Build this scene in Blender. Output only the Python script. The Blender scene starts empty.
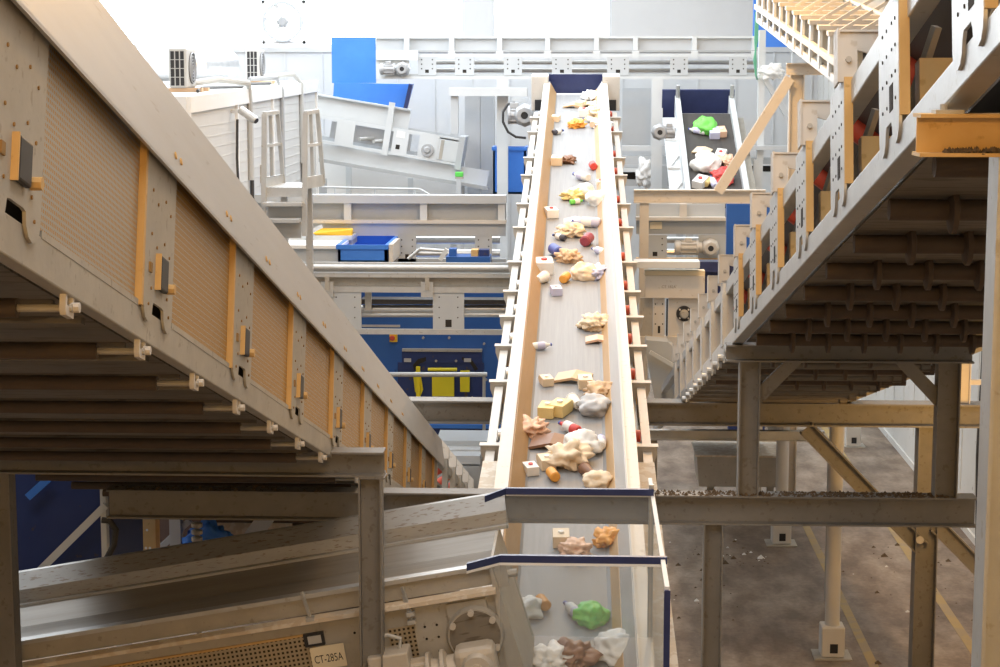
import bpy, math, random
from mathutils import Vector, Matrix, Euler, noise
R = random.Random(7)
scene = bpy.context.scene
COL = scene.collection
# ------------------------------------------------------------------ camera
F = 1900.0; CX, CY = 500.0, 333.5
PITCH = math.atan((CY - 70.0) / F)
YAW = math.atan(85.0 * math.cos(PITCH) / F)
CAM = Vector((0, 0, 7.5))
cam_d = bpy.data.cameras.new('camera'); cam = bpy.data.objects.new('camera', cam_d); COL.objects.link(cam)
cam_d.sensor_width = 36.0; cam_d.lens = 36.0 * F / 1000.0; cam_d.clip_end = 300
cam.location = CAM; cam.rotation_euler = Euler((math.pi / 2 - PITCH, 0, YAW), 'XYZ')
scene.camera = cam
MC = cam.rotation_euler.to_matrix()
def ray(px, py): return MC @ Vector(((px - CX) / F, -(py - CY) / F, -1.0))
def P(px, py, D):
    r = ray(px, py); return CAM + r * (D / r.y)
def PZ(px, py, z):
    r = ray(px, py); return CAM + r * ((z - CAM.z) / r.z)
# ------------------------------------------------------------------ materials
def mat(name, col, rough=.5, metal=0., col2=None, scale=3., amt=.5, stretch=(1, 1, 1), bump=0., bscale=30., emit=None, estr=0., spots=None, spot_amt=.5, spot_scale=6.):
    m = bpy.data.materials.new(name); m.use_nodes = True; nt = m.node_tree; N = nt.nodes; L = nt.links
    b = N['Principled BSDF']; b.inputs['Roughness'].default_value = rough; b.inputs['Metallic'].default_value = metal
    b.inputs['Base Color'].default_value = (*col, 1)
    tc = N.new('ShaderNodeTexCoord'); mp = N.new('ShaderNodeMapping'); mp.inputs['Scale'].default_value = stretch
    L.new(tc.outputs['Object'], mp.inputs['Vector'])
    out = None
    if col2:
        n = N.new('ShaderNodeTexNoise'); n.inputs['Scale'].default_value = scale; n.inputs['Detail'].default_value = 6; n.inputs['Roughness'].default_value = .65
        L.new(mp.outputs[0], n.inputs['Vector'])
        r = N.new('ShaderNodeValToRGB'); r.color_ramp.elements[0].position = .5 - amt / 2; r.color_ramp.elements[1].position = .5 + amt / 2
        r.color_ramp.elements[0].color = (*col, 1); r.color_ramp.elements[1].color = (*col2, 1)
        L.new(n.outputs['Fac'], r.inputs[0]); out = r.outputs[0]
    if spots:
        n = N.new('ShaderNodeTexNoise'); n.inputs['Scale'].default_value = spot_scale; n.inputs['Detail'].default_value = 8
        L.new(mp.outputs[0], n.inputs['Vector'])
        r = N.new('ShaderNodeValToRGB'); r.color_ramp.elements[0].position = 1 - spot_amt; r.color_ramp.elements[1].position = min(1, 1.06 - spot_amt)
        L.new(n.outputs['Fac'], r.inputs[0])
        mx = N.new('ShaderNodeMix'); mx.data_type = 'RGBA'
        L.new(r.outputs[0], mx.inputs[0]); mx.inputs[6].default_value = (*col, 1); mx.inputs[7].default_value = (*spots, 1)
        if out: L.new(out, mx.inputs[6])
        out = mx.outputs[2]
    if out: L.new(out, b.inputs['Base Color'])
    if bump:
        n = N.new('ShaderNodeTexNoise'); n.inputs['Scale'].default_value = bscale; n.inputs['Detail'].default_value = 4
        L.new(mp.outputs[0], n.inputs['Vector'])
        bp = N.new('ShaderNodeBump'); bp.inputs['Strength'].default_value = bump; bp.inputs['Distance'].default_value = .02
        L.new(n.outputs['Fac'], bp.inputs['Height']); L.new(bp.outputs[0], b.inputs['Normal'])
    if emit:
        b.inputs['Emission Color'].default_value = (*emit, 1); b.inputs['Emission Strength'].default_value = estr
    return m
def grille(name, col, hole, pu, pv, fill=.5, axes=(1, 2), see=True):
    """sheet metal with a regular grid of punched holes (object-space y and z)"""
    m = mat(name, col, .45, .5); nt = m.node_tree; N = nt.nodes; L = nt.links; b = N['Principled BSDF']
    tc = N.new('ShaderNodeTexCoord'); sp = N.new('ShaderNodeSeparateXYZ'); L.new(tc.outputs['Object'], sp.inputs[0])
    def band(o, p, f):
        a = N.new('ShaderNodeMath'); a.operation = 'DIVIDE'; L.new(o, a.inputs[0]); a.inputs[1].default_value = p
        c = N.new('ShaderNodeMath'); c.operation = 'FRACT'; L.new(a.outputs[0], c.inputs[0])
        d = N.new('ShaderNodeMath'); d.operation = 'LESS_THAN'; L.new(c.outputs[0], d.inputs[0]); d.inputs[1].default_value = f
        return d.outputs[0]
    u = band(sp.outputs[axes[0]], pu, fill); v = band(sp.outputs[axes[1]], pv, fill)
    ml = N.new('ShaderNodeMath'); ml.operation = 'MULTIPLY'; L.new(u, ml.inputs[0]); L.new(v, ml.inputs[1])
    mx = N.new('ShaderNodeMix'); mx.data_type = 'RGBA'; L.new(ml.outputs[0], mx.inputs[0])
    mx.inputs[6].default_value = (*col, 1); mx.inputs[7].default_value = (*hole, 1); L.new(mx.outputs[2], b.inputs['Base Color'])
    mr = N.new('ShaderNodeMath'); mr.operation = 'SUBTRACT'; mr.inputs[0].default_value = 1; L.new(ml.outputs[0], mr.inputs[1])
    bp = N.new('ShaderNodeBump'); bp.inputs['Strength'].default_value = .8; bp.inputs['Distance'].default_value = .01
    L.new(mr.outputs[0], bp.inputs['Height']); L.new(bp.outputs[0], b.inputs['Normal'])
    return m
M = {}
M['galv'] = mat('galvanised_steel', (.50, .50, .49), .42, .55, (.62, .63, .62), 4., .5, bump=.05, spots=(.46, .44, .40), spot_amt=.36, spot_scale=16)
M['galvd'] = mat('dusty_steel', (.40, .37, .32), .6, .3, (.52, .49, .43), 3., .5, bump=.06, spots=(.36, .325, .27), spot_amt=.38, spot_scale=20)
M['cover'] = mat('brushed_cover_steel', (.50, .49, .475), .42, .55, (.57, .56, .545), 2.5, .6, stretch=(1, .3, 3), spots=(.45, .425, .39), spot_amt=.33, spot_scale=9)
M['warmhole'] = mat('lamp_tinted_hole', (.30, .17, .05), .6)  # punched holes, the orange light on their edges put into the colour
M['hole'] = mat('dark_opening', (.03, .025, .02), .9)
M['grille'] = grille('perforated_guard', (.44, .42, .37), (.52, .27, .03), .022, .022, .55)  # ochre in the holes is lamplight on their edges, painted in
M['bargrille'] = grille('ribbed_guard', (.46, .43, .37), (.46, .25, .04), .012, .026, .85)  # gaps between ribs coloured as if lamplit, same as above
M['beam'] = mat('grey_painted_beam', (.20, .19, .172), .6, .1, (.25, .235, .215), 5., .5, bump=.05, spots=(.18, .16, .135), spot_amt=.40, spot_scale=18)
M['pale'] = mat('pale_painted_steel', (.62, .65, .66), .45, .15, (.7, .73, .74), 1.5, .6)
M['palegrey'] = mat('light_grey_steel', (.50, .53, .55), .45, .2, (.56, .59, .61), 1.5, .6)
M['midgrey'] = mat('mid_grey_steel', (.40, .42, .43), .5, .3, (.47, .49, .5), 2., .6)
M['cream'] = mat('cream_dusty_steel', (.62, .575, .51), .5, .15, (.69, .645, .58), 2., .5, spots=(.56, .50, .42), spot_amt=.36, spot_scale=14)
M['creamdirt'] = mat('cream_plate_with_residue', (.62, .52, .4), .75, 0, (.7, .6, .47), 3., .5, bump=.2, spots=(.75, .68, .58), spot_amt=.5, spot_scale=9)
M['skirt'] = mat('amber_skirt_rubber', (.42, .25, .10), .5, 0, (.5, .32, .15), 2., .5, stretch=(4, .4, 4))
M['skirtgrey'] = mat('grey_skirt_rubber', (.42, .41, .40), .4, .1, (.5, .49, .47), 2., .5, stretch=(4, .3, 4))
M['belt'] = mat('grey_belt_rubber', (.22, .225, .23), .5, 0, (.31, .31, .31), 5., .55, stretch=(5, .12, 5))
M['beltdark'] = mat('dark_belt_rubber', (.045, .04, .038), .55, 0, (.08, .07, .06), 4., .5, stretch=(4, .3, 4))
M['beltshine'] = mat('polished_belt', (.24, .22, .19), .32, .3, (.36, .34, .31), 3., .6, stretch=(.35, 6, 6))
M['trough'] = mat('trough_steel', (.34, .335, .32), .38, .4, (.46, .455, .44), 3., .6, stretch=(.6, 2, 3), spots=(.27, .23, .19), spot_amt=.42, spot_scale=22)
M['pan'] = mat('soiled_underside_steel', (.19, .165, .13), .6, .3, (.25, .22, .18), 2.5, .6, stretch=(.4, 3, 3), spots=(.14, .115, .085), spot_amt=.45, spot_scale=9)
M['rust'] = mat('dirty_return_roller', (.085, .062, .045), .7, .2, (.13, .09, .06), 5., .6, bump=.2)
M['roller'] = mat('steel_roller', (.62, .6, .56), .3, .8, (.7, .68, .64), 8., .5)
M['red'] = mat('red_roller', (.55, .06, .03), .4, 0, (.65, .1, .05), 4., .5)
M['orangepart'] = mat('ochre_steel_lamp_tint', (.62, .38, .13), .55, .1, (.7, .46, .2), 5., .5, spots=(.55, .33, .11), spot_amt=.38, spot_scale=22)  # orange sodium lamplight mixed into the steel colour
M['blue'] = mat('blue_machine_paint', (.02, .10, .36), .4, .1, (.03, .13, .42), 1.5, .5, spots=(.015, .05, .17), spot_amt=.35, spot_scale=3)
M['bluebright'] = mat('bright_blue_paint', (.04, .19, .68), .4, 0, (.06, .24, .75), 1.5, .5)
M['bluedark'] = mat('navy_machine_paint', (.015, .03, .13), .45, .1, (.02, .045, .17), 2., .5, spots=(.08, .06, .05), spot_amt=.36)
M['navy'] = mat('navy_trim', (.024, .034, .11), .35, .1, (.035, .05, .15), 5., .5)
M['yellow'] = mat('yellow_guard_paint', (.72, .62, .01), .4, 0, (.78, .67, .02), 4., .5)
M['yellowbright'] = mat('amber_plastic', (.85, .5, .02), .45, 0, (.9, .56, .04), 4., .5)
M['motor'] = mat('motor_grey_paint', (.40, .41, .42), .45, .3, (.47, .48, .49), 5., .5)
M['motorcream'] = mat('dusty_cream_motor', (.55, .50, .42), .5, .15, (.64, .59, .52), 5., .5, bump=.1)
M['black'] = mat('black_plastic', (.02, .02, .022), .5)
M['cable'] = mat('dark_cable_rubber', (.05, .05, .05), .5)
M['cablegrey'] = mat('grey_conduit', (.5, .5, .48), .5)
M['white'] = mat('white_paint', (.8, .8, .78), .5, 0, (.85, .85, .83), 2., .5)
M['accase'] = mat('ac_casing', (.50, .50, .48), .5)
M['cabin'] = mat('white_cabin_cladding', (.60, .60, .58), .5, 0, (.66, .66, .64), 1., .5)
M['wood'] = mat('pale_wood', (.62, .42, .26), .7, 0, (.7, .5, .33), 6., .5, stretch=(.4, 4, 4))
M['foil'] = mat('foil_duct', (.6, .62, .64), .3, .8, (.75, .76, .78), 8., .5, bump=.4, bscale=14)
M['dirt'] = mat('brown_residue', (.07, .05, .03), .95, 0, (.19, .13, .075), 30., .6, bump=.6)
M['plaque'] = mat('cream_label', (.82, .72, .52), .6)
M['ink'] = mat('dark_ink', (.04, .03, .02), .7)
M['inkfaint'] = mat('faded_ink', (.33, .24, .15), .7)
M['green'] = mat('green_plastic', (.12, .65, .1), .4)
M['column'] = mat('white_column_paint', (.62, .60, .56), .5, 0, (.68, .66, .62), 2., .5)
# ------------------------------------------------------------------ mesh builder
class MB:
    def __init__(s): s.v = []; s.f = []; s.mi = []; s.cur = 0; s.sm = []
    def add(s, vs, fs, smooth=False):
        o = len(s.v); s.v += [Vector(v) for v in vs]; s.f += [[o + i for i in f] for f in fs]; s.mi += [s.cur] * len(fs); s.sm += [smooth] * len(fs); return s
    def hexa(s, p):  # p: 4 bottom ring, 4 top ring
        return s.add(p, [(3, 2, 1, 0), (4, 5, 6, 7), (0, 1, 5, 4), (1, 2, 6, 5), (2, 3, 7, 6), (3, 0, 4, 7)])
    def box(s, x0, y0, z0, x1, y1, z1):
        return s.hexa([(x0, y0, z0), (x1, y0, z0), (x1, y1, z0), (x0, y1, z0), (x0, y0, z1), (x1, y0, z1), (x1, y1, z1), (x0, y1, z1)])
    def prism(s, poly, ext):
        """poly: list of 3d points, ext: vector"""
        n = len(poly); e = Vector(ext); a = [Vector(p) for p in poly]; b = [p + e for p in a]
        return s.add(a + b, [list(range(n))[::-1], list(range(n, 2 * n))] + [(i, (i + 1) % n, n + (i + 1) % n, n + i) for i in range(n)])
    def profile(s, prof, a, b, up):
        """extrude 2-D profile (side, up) from a to b"""
        a = Vector(a); b = Vector(b); d = (b - a).normalized(); up = Vector(up); sd = d.cross(up).normalized(); up = sd.cross(d).normalized()
        return s.prism([a + sd * x + up * y for x, y in prof], b - a)
    def hbeam(s, a, b, h=.16, w=.16, t=.012, tw=.01, up=(0, 0, 1)):
        H = h / 2; W = w / 2; q = tw / 2
        return s.profile([(-W, -H), (W, -H), (W, -H + t), (q, -H + t), (q, H - t), (W, H - t), (W, H), (-W, H), (-W, H - t), (-q, H - t), (-q, -H + t), (-W, -H + t)], a, b, up)
    def bar(s, a, b, w, h=None, up=(0, 0, 1)):
        h = h or w; return s.profile([(-w / 2, -h / 2), (w / 2, -h / 2), (w / 2, h / 2), (-w / 2, h / 2)], a, b, up)
    def lathe(s, a, b, prof, n=14):
        """prof: list of (t, r) along a->b"""
        a = Vector(a); b = Vector(b); d = (b - a); L = d.length; d.normalize()
        u = d.orthogonal().normalized(); w = d.cross(u); vs = []; fs = []
        for t, r in prof:
            c = a + (b - a) * t
            for k in range(n):
                th = 2 * math.pi * k / n; vs.append(c + (u * math.cos(th) + w * math.sin(th)) * r)
        m = len(prof)
        for i in range(m - 1):
            for k in range(n): fs.append((i * n + k, i * n + (k + 1) % n, (i + 1) * n + (k + 1) % n, (i + 1) * n + k))
        fs.append(list(range(n))[::-1]); fs.append([(m - 1) * n + k for k in range(n)])
        return s.add(vs, fs, True)
    def cyl(s, a, b, r, n=12): return s.lathe(a, b, [(0, r), (1, r)], n)
    def tube(s, pts, r, n=8):
        pts = [Vector(p) for p in pts]; vs = []; fs = []; u = None
        for i, p in enumerate(pts):
            d = (pts[min(i + 1, len(pts) - 1)] - pts[max(i - 1, 0)]).normalized()
            u = d.orthogonal().normalized() if u is None else (u - d * u.dot(d)).normalized()
            w = d.cross(u)
            for k in range(n):
                th = 2 * math.pi * k / n; vs.append(p + (u * math.cos(th) + w * math.sin(th)) * r)
        for i in range(len(pts) - 1):
            for k in range(n): fs.append((i * n + k, i * n + (k + 1) % n, (i + 1) * n + (k + 1) % n, (i + 1) * n + k))
        fs.append(list(range(n))[::-1]); fs.append([(len(pts) - 1) * n + k for k in range(n)])
        return s.add(vs, fs, True)
    def disc(s, c, nrm, r, n=8, th=.004):
        c = Vector(c); nrm = Vector(nrm).normalized(); return s.cyl(c - nrm * th, c + nrm * .003, r, n)
    def ring(s, c, axis, r0, r1, th, n=20):
        c = Vector(c); ax = Vector(axis).normalized(); u = ax.orthogonal().normalized(); w = ax.cross(u); vs = []
        for (r, z) in ((r0, 0), (r1, 0), (r1, th), (r0, th)):
            for k in range(n):
                a = 2 * math.pi * k / n; vs.append(c + ax * z + (u * math.cos(a) + w * math.sin(a)) * r)
        fs = []
        for j in range(4):
            for k in range(n): fs.append((j * n + k, j * n + (k + 1) % n, ((j + 1) % 4) * n + (k + 1) % n, ((j + 1) % 4) * n + k))
        return s.add(vs, fs, True)
    def M2(s, i): s.cur = i; return s
    def build(s, name, m, parent=None, world=False, bevel=0):
        me = bpy.data.meshes.new(name)
        vs = s.v
        if parent is not None and world:
            inv = MW[parent.name].inverted(); vs = [inv @ v for v in vs]
        me.from_pydata([tuple(v) for v in vs], [], s.f)
        ms = m if isinstance(m, (list, tuple)) else [m]
        for q in ms: me.materials.append(M[q] if isinstance(q, str) else q)
        for i, p in enumerate(me.polygons): p.material_index = s.mi[i]; p.use_smooth = s.sm[i]
        me.validate(); me.update()
        import bmesh
        bm = bmesh.new(); bm.from_mesh(me); bmesh.ops.recalc_face_normals(bm, faces=bm.faces); bm.to_mesh(me); bm.free()
        o = bpy.data.objects.new(name, me); COL.objects.link(o)
        if parent is not None: o.parent = parent
        if bevel:
            b = o.modifiers.new('bevel', 'BEVEL'); b.width = bevel; b.segments = 2; b.limit_method = 'ANGLE'; b.angle_limit = .6
        if any(s.sm):
            try: me.set_sharp_from_angle(angle=.7)
            except Exception: pass
        return o
MW = {}
def tag(o, label=None, cat=None, group=None, kind=None):
    if label: o['label'] = label
    if cat: o['category'] = cat
    if group: o['group'] = group
    if kind: o['kind'] = kind
    return o
def thing(name, label, cat, loc=(0, 0, 0), group=None, mtx=None):
    o = bpy.data.objects.new(name, None); COL.objects.link(o); o.empty_display_size = .2
    m = mtx if mtx is not None else Matrix.Translation(Vector(loc))
    o.matrix_world = m; o.location = m.to_translation(); o.rotation_euler = m.to_euler(); MW[o.name] = m.copy()
    return tag(o, label, cat, group)
def copy_part(o, off, parent=None):
    c = o.copy(); COL.objects.link(c); c.parent = parent or o.parent; c.location = o.location + Vector(off)
    for ch in o.children:
        d = ch.copy(); COL.objects.link(d); d.parent = c
    return c
def struct(name, mb, m): return tag(mb.build(name, m), kind='structure')
def pxbox(mb, x0, y0, x1, y1, D, t):
    """upright box whose front face at depth D covers the given picture rectangle, thickness t away from the viewer"""
    a = P(x0, y1, D); b = P(x1, y0, D); return mb.box(a.x, D, a.z, b.x, D + t, b.z)
def frame_mtx(px, py, D, vx, vy):
    """conveyor frame: origin at pixel/depth, y axis along the run, x across (level), z the upward normal"""
    o = P(px, py, D); u = ray(vx, vy).normalized(); w = u.cross(Vector((0, 0, 1))).normalized(); n = w.cross(u).normalized()
    m = Matrix((w, u, n)).transposed().to_4x4(); m.translation = o; return m, u.y
def text_mesh(mb, s, origin, right, up, size, th=.004, mi=0):
    c = bpy.data.curves.new('t', 'FONT'); c.body = s; c.size = 1; c.extrude = 0; c.resolution_u = 3
    o = bpy.data.objects.new('t', c); COL.objects.link(o); dg = bpy.context.evaluated_depsgraph_get()
    me = bpy.data.meshes.new_from_object(o.evaluated_get(dg)); bpy.data.objects.remove(o)
    right = Vector(right).normalized(); up = Vector(up).normalized(); nrm = right.cross(up); origin = Vector(origin)
    vs = [origin + right * v.co.x * size + up * v.co.y * size + nrm * th for v in me.vertices]; W = max(v.co.x for v in me.vertices) * size
    k = mb.cur; mb.cur = mi; mb.add(vs, [list(p.vertices) for p in me.polygons]); mb.cur = k
    bpy.data.meshes.remove(me); bpy.data.curves.remove(c); return W
# ================================================================== SETTING
ZC = 13.2; YB = 52.0; XR = (PZ(880, 428, 0).x + PZ(919, 476, 0).x) / 2; XL = -24.0; YF = -9.0
def floor_mat():
    m = bpy.data.materials.new('stained_concrete_floor'); m.use_nodes = True; nt = m.node_tree; N = nt.nodes; L = nt.links; b = N['Principled BSDF']; b.inputs['Roughness'].default_value = .62
    tc = N.new('ShaderNodeTexCoord')
    def nz(sc, det, a, c0, c1, st=(1, 1, 1)):
        mp = N.new('ShaderNodeMapping'); mp.inputs['Scale'].default_value = st; L.new(tc.outputs['Object'], mp.inputs[0])
        n = N.new('ShaderNodeTexNoise'); n.inputs['Scale'].default_value = sc; n.inputs['Detail'].default_value = det; n.inputs['Roughness'].default_value = .6; L.new(mp.outputs[0], n.inputs['Vector'])
        r = N.new('ShaderNodeValToRGB'); r.color_ramp.elements[0].position = .5 - a; r.color_ramp.elements[1].position = .5 + a; r.color_ramp.elements[0].color = (*c0, 1); r.color_ramp.elements[1].color = (*c1, 1); L.new(n.outputs['Fac'], r.inputs[0]); return r.outputs[0]
    a = nz(.5, 8, .16, (.21, .16, .12), (.42, .34, .26)); c = nz(2.5, 8, .12, (.55, .5, .45), (1, 1, 1), (1, .4, 1)); d = nz(14, 4, .2, (.8, .8, .8), (1.08, 1.08, 1.08))
    m1 = N.new('ShaderNodeMix'); m1.data_type = 'RGBA'; m1.blend_type = 'MULTIPLY'; m1.inputs[0].default_value = 1; L.new(a, m1.inputs[6]); L.new(c, m1.inputs[7])
    m2 = N.new('ShaderNodeMix'); m2.data_type = 'RGBA'; m2.blend_type = 'MULTIPLY'; m2.inputs[0].default_value = 1; L.new(m1.outputs[2], m2.inputs[6]); L.new(d, m2.inputs[7]); L.new(m2.outputs[2], b.inputs['Base Color'])
    return m
M['floor'] = floor_mat()
M['line'] = mat('worn_yellow_line_paint', (.44, .31, .10), .6, 0, (.38, .27, .12), 6., .5, spots=(.36, .27, .14), spot_amt=.5, spot_scale=2.5)
M['wallpanel'] = mat('pale_wall_cladding', (.62, .64, .65), .5, .1, (.68, .70, .71), .4, .5)
M['wallright'] = mat('right_wall_plaster', (.66, .66, .63), .6, 0, (.73, .73, .70), 1.2, .5, spots=(.45, .42, .38), spot_amt=.34)
M['ceil'] = mat('ceiling_sheet', (.6, .6, .6), .7, 0)
M['daylight'] = mat('bright_window_pane', (.9, .95, 1), .5, emit=(.95, .98, 1), estr=5.5)
M['pitch'] = mat('wall_frame_paint', (.66, .69, .71), .5, 0)
struct('floor', MB().box(XL, YF, -.2, XR + .3, YB + .3, 0), 'floor')
struct('ceiling', MB().box(XL, YF, ZC, XR + .3, YB + .3, ZC + .2), 'ceil')
struct('wall_left', MB().box(XL - .2, YF, 0, XL, YB, ZC), 'wallpanel')
struct('wall_front', MB().box(XL, YF - .2, 0, XR + .2, YF, ZC), 'wallpanel')
rw = MB().box(XR, YF, 0, XR + .2, YB, ZC)
for k in range(26):
    y = 22 + k * 1.15; rw.box(XR - .012, y, .6, XR, y + .03, ZC)
struct('wall_right', rw, 'wallright')
struct('baseboard_right', MB().box(XR - .03, 20, 0, XR, YB, .12), 'wallright')
# back wall: opaque cladding below the long window band
zw = P(500, 47, YB).z; zt = 12.2
xa = P(90, 10, YB).x; xb = P(465, 10, YB).x; xc = P(492, 10, YB).x; xd = P(612, 10, YB).x
bw = MB().box(XL, YB, 0, XR, YB + .2, zw).box(XL, YB, zt, XR, YB + .2, ZC).box(XL, YB, zw, xa - 6, YB + .2, zt).box(xb, YB, zw, xc, YB + .2, zt).box(xd, YB, zw, XR, YB + .2, zt)
for k in range(30):
    x = XL + .5 + k * 1.02
    bw.box(x, YB - .035, 0, x + .05, YB, zw)
bw.box(XL, YB - .05, zw - .14, XR, YB, zw)
struct('wall_back', bw, 'wallpanel')
def window(n, x0, x1):
    fr = MB(); t = .08
    fr.box(x0, YB + .02, zw, x1, YB + .14, zw + t).box(x0, YB + .02, zt - t, x1, YB + .14, zt).box(x0, YB + .02, zw, x0 + t, YB + .14, zt).box(x1 - t, YB + .02, zw, x1, YB + .14, zt)
    w = struct('window_%d' % n, fr, 'pitch')
    MB().box(x0 + t, YB + .08, zw + t, x1 - t, YB + .1, zt - t).build('window_pane', 'daylight', w)
window(1, xa - 6, xb); window(2, xc, xd)
# floor lines
for i, (x, w) in enumerate((((PZ(812, 538, 0).x + PZ(874, 667, 0).x) / 2, .12), ((PZ(894, 530, 0).x + PZ(976, 656, 0).x) / 2, .13))):
    o = MB().box(x - w / 2, 20, 0.0, x + w / 2, 47, .004).build('floor_marking', 'line'); tag(o, ['yellow floor line beside the white columns', 'yellow floor line closer to the pale side wall'][i], 'floor line', kind='structure')
# ================================================================== CENTRE BELT CONVEYOR
mc, uy = frame_mtx(567.5, 490, 18.5, 582, -226)
def yD(D, base=18.5, u=None): return (D - base) / (u or uy)
cc = thing('belt_conveyor', 'long inclined grey belt conveyor carrying mixed waste up to a navy hood', 'conveyor', mtx=mc)
y0, y1 = yD(11.5), yD(42.6)
b = MB(); n = 60
xs = [-.44, -.40, -.2, 0, .2, .36, .40]; zs = [.03, .0, 0, 0, 0, 0, .03]
b.prism([(x, y0, z) for x, z in zip(xs, zs)] + [(x, y0, z - .03) for x, z in list(zip(xs, zs))[::-1]], (0, y1 - y0, 0)); b.build('belt', 'belt', cc)
b = MB().prism([(-.435, y0, .02), (-.425, y0, .02), (-.55, y0, .25), (-.565, y0, .25)], (0, y1 - y0, 0)); b.build('skirt', 'skirt', cc)
b = MB().prism([(.39, y0, .02), (.40, y0, .02), (.475, y0, .12), (.465, y0, .12)], (0, y1 - y0, 0)); b.build('skirt', 'skirt', cc)
b = MB().prism([(.47, y0, .12), (.48, y0, .12), (.575, y0, .26), (.565, y0, .26)], (0, y1 - y0, 0)); b.build('skirt', 'skirtgrey', cc)
for s, nm in ((-1, 'cream'), (1, 'cream')):
    x0, x1 = (-.70, -.565) if s < 0 else (.575, .70)
    mb = MB().box(x0, y0, .235, x1, y1, .26).box(x0 if s < 0 else x1 - .02, y0, -.25, x0 + .02 if s < 0 else x1, y1, .235)
    mb.box(x1 - .012 if s < 0 else x0, y0, .26, x1 if s < 0 else x0 + .012, y1, .29)
    mb.build('side_frame', 'cream', cc)
    # lower idler rail outside the frame
    a = s * .86
    MB().box(a - .05, yD(18.6), -.42, a + .05, yD(42), -.30).build('idler_rail', 'cream', cc)
    MB().box(min(s * .72, s * .80), yD(18.6), -.5, max(s * .72, s * .80), yD(42.5), -.46).build('walk_channel', 'midgrey', cc)
KY = [97, 111, 136, 153, 181, 204, 238, 267, 292, 321, 357, 421]
def bracket_mb(s):
    m = MB()
    m.prism([(s * .70, -.012, -.24), (s * .97, -.012, -.24), (s * .97, -.012, -.34), (s * .93, -.012, -.46), (s * .8, -.012, -.52), (s * .70, -.012, -.40)], (0, .024, 0))
    m.box(min(s * .70, s * .98), -.05, -.245, max(s * .70, s * .98), .05, -.235)
    return m
for s in (-1, 1):
    first = None; fr = None
    for y in KY:
        D = 13246 / (y + 226); q = yD(D)
        if first is None:
            first = bracket_mb(s).build('idler_bracket', 'cream', cc); first.location = (0, q, 0)
            MB().cyl((s * .84, -.03, -.48), (s * .84, .03, -.48), .05, 8).build('clamp', 'orangepart', first)
            fr = MB().lathe((s * .74, .25, -.22), (s * .80, .25, -.22), [(0, .07), (.8, .07), (1, .03)], 12).build('roller_end', 'red' if s > 0 else 'roller', cc); fr.location = (0, q, 0)
            p0 = q
        else:
            copy_part(first, (0, q - p0, 0))
            copy_part(fr, (0, q - p0, 0))
# flat loading plates either side
MB().hexa([(-1.02, y0, -.30), (-.70, y0, -.30), (-.70, yD(20), -.30), (-.92, yD(20), -.30), (-1.02, y0, -.26), (-.70, y0, -.26), (-.70, yD(20), -.26), (-.92, yD(20), -.26)]).build('deck_plate', 'creamdirt', cc)
MB().hexa([(.70, y0, -.30), (.96, y0, -.30), (.92, yD(20), -.30), (.70, yD(20), -.30), (.70, y0, -.26), (.96, y0, -.26), (.92, yD(20), -.26), (.70, yD(20), -.26)]).build('deck_plate', 'creamdirt', cc)
# head: drum housings and hood
for s in (-1, 1):
    MB().box(min(s * .60, s * .98), y1 - .15, -.35, max(s * .60, s * .98), y1 + .25, .42).build('bearing_housing', 'cream', cc, bevel=.02)
    MB().box(min(s * .74, s * .90), y1 - .20, -.34, max(s * .74, s * .90), y1 - .15, -.1).build('housing_opening', 'black', cc)
hd = MB().box(-.64, y1 + .55, -.3, .64, y1 + .6, .36).box(-.64, y1 + .25, .1, -.60, y1 + .6, .36).box(.60, y1 + .25, .1, .64, y1 + .6, .36)
hd.build('head_hood', 'navy', cc)
MB().cyl((-.58, y1, -.12), (.58, y1, -.12), .14, 20).build('head_pulley', 'roller', cc)
MB().box(-.6, y0, -.62, .6, y1 - 2, -.58).build('return_pan', 'midgrey', cc)
# steel legs of the conveyor
for D in (23.9, 33.0, 41.0):
    for s in (-1, 1):
        p = mc @ Vector((s * .66, yD(D), -.5)); MB().hbeam((p.x, p.y, 0), (p.x, p.y, p.z), .16, .16, up=(1, 0, 0)).build('support_leg', 'beam', cc, world=True)
# ================================================================== LEFT GUARDED CONVEYOR
ml, uyl = frame_mtx(150, 349, 7.7, 571, 606)
lc = thing('guarded_conveyor', 'large steel conveyor sloping down and away, with perforated guards under a brushed side cover', 'conveyor', mtx=ml)
def yl(D): return (D - 7.7) / uyl
WL = -2.7; ys, ye = yl(3.2), yl(24.2); yend = yl(36)
MB().box(-.03, ys, 0, .028, yend, .13).build('lower_rail', 'galvd', lc, bevel=.006)
cv = MB().prism([(.068, ys, .735), (.082, ys, .735), (.082, ys, .75), (.035, ys, 1.11), (-.14, ys, 1.12), (-.14, ys, 1.105), (.025, ys, 1.098)], (0, ye - ys, 0))
cv.build('side_cover', 'cover', lc)
MB().box(WL, ys, .1, WL + .05, yend, 1.05).build('far_side_wall', 'galvd', lc)
MB().box(WL, ys, .7, -.1, ye, .74).build('top_deck', 'galvd', lc)
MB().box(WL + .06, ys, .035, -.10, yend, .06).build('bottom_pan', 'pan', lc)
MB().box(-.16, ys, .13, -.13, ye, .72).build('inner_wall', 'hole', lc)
plate = None; q0 = None
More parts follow.
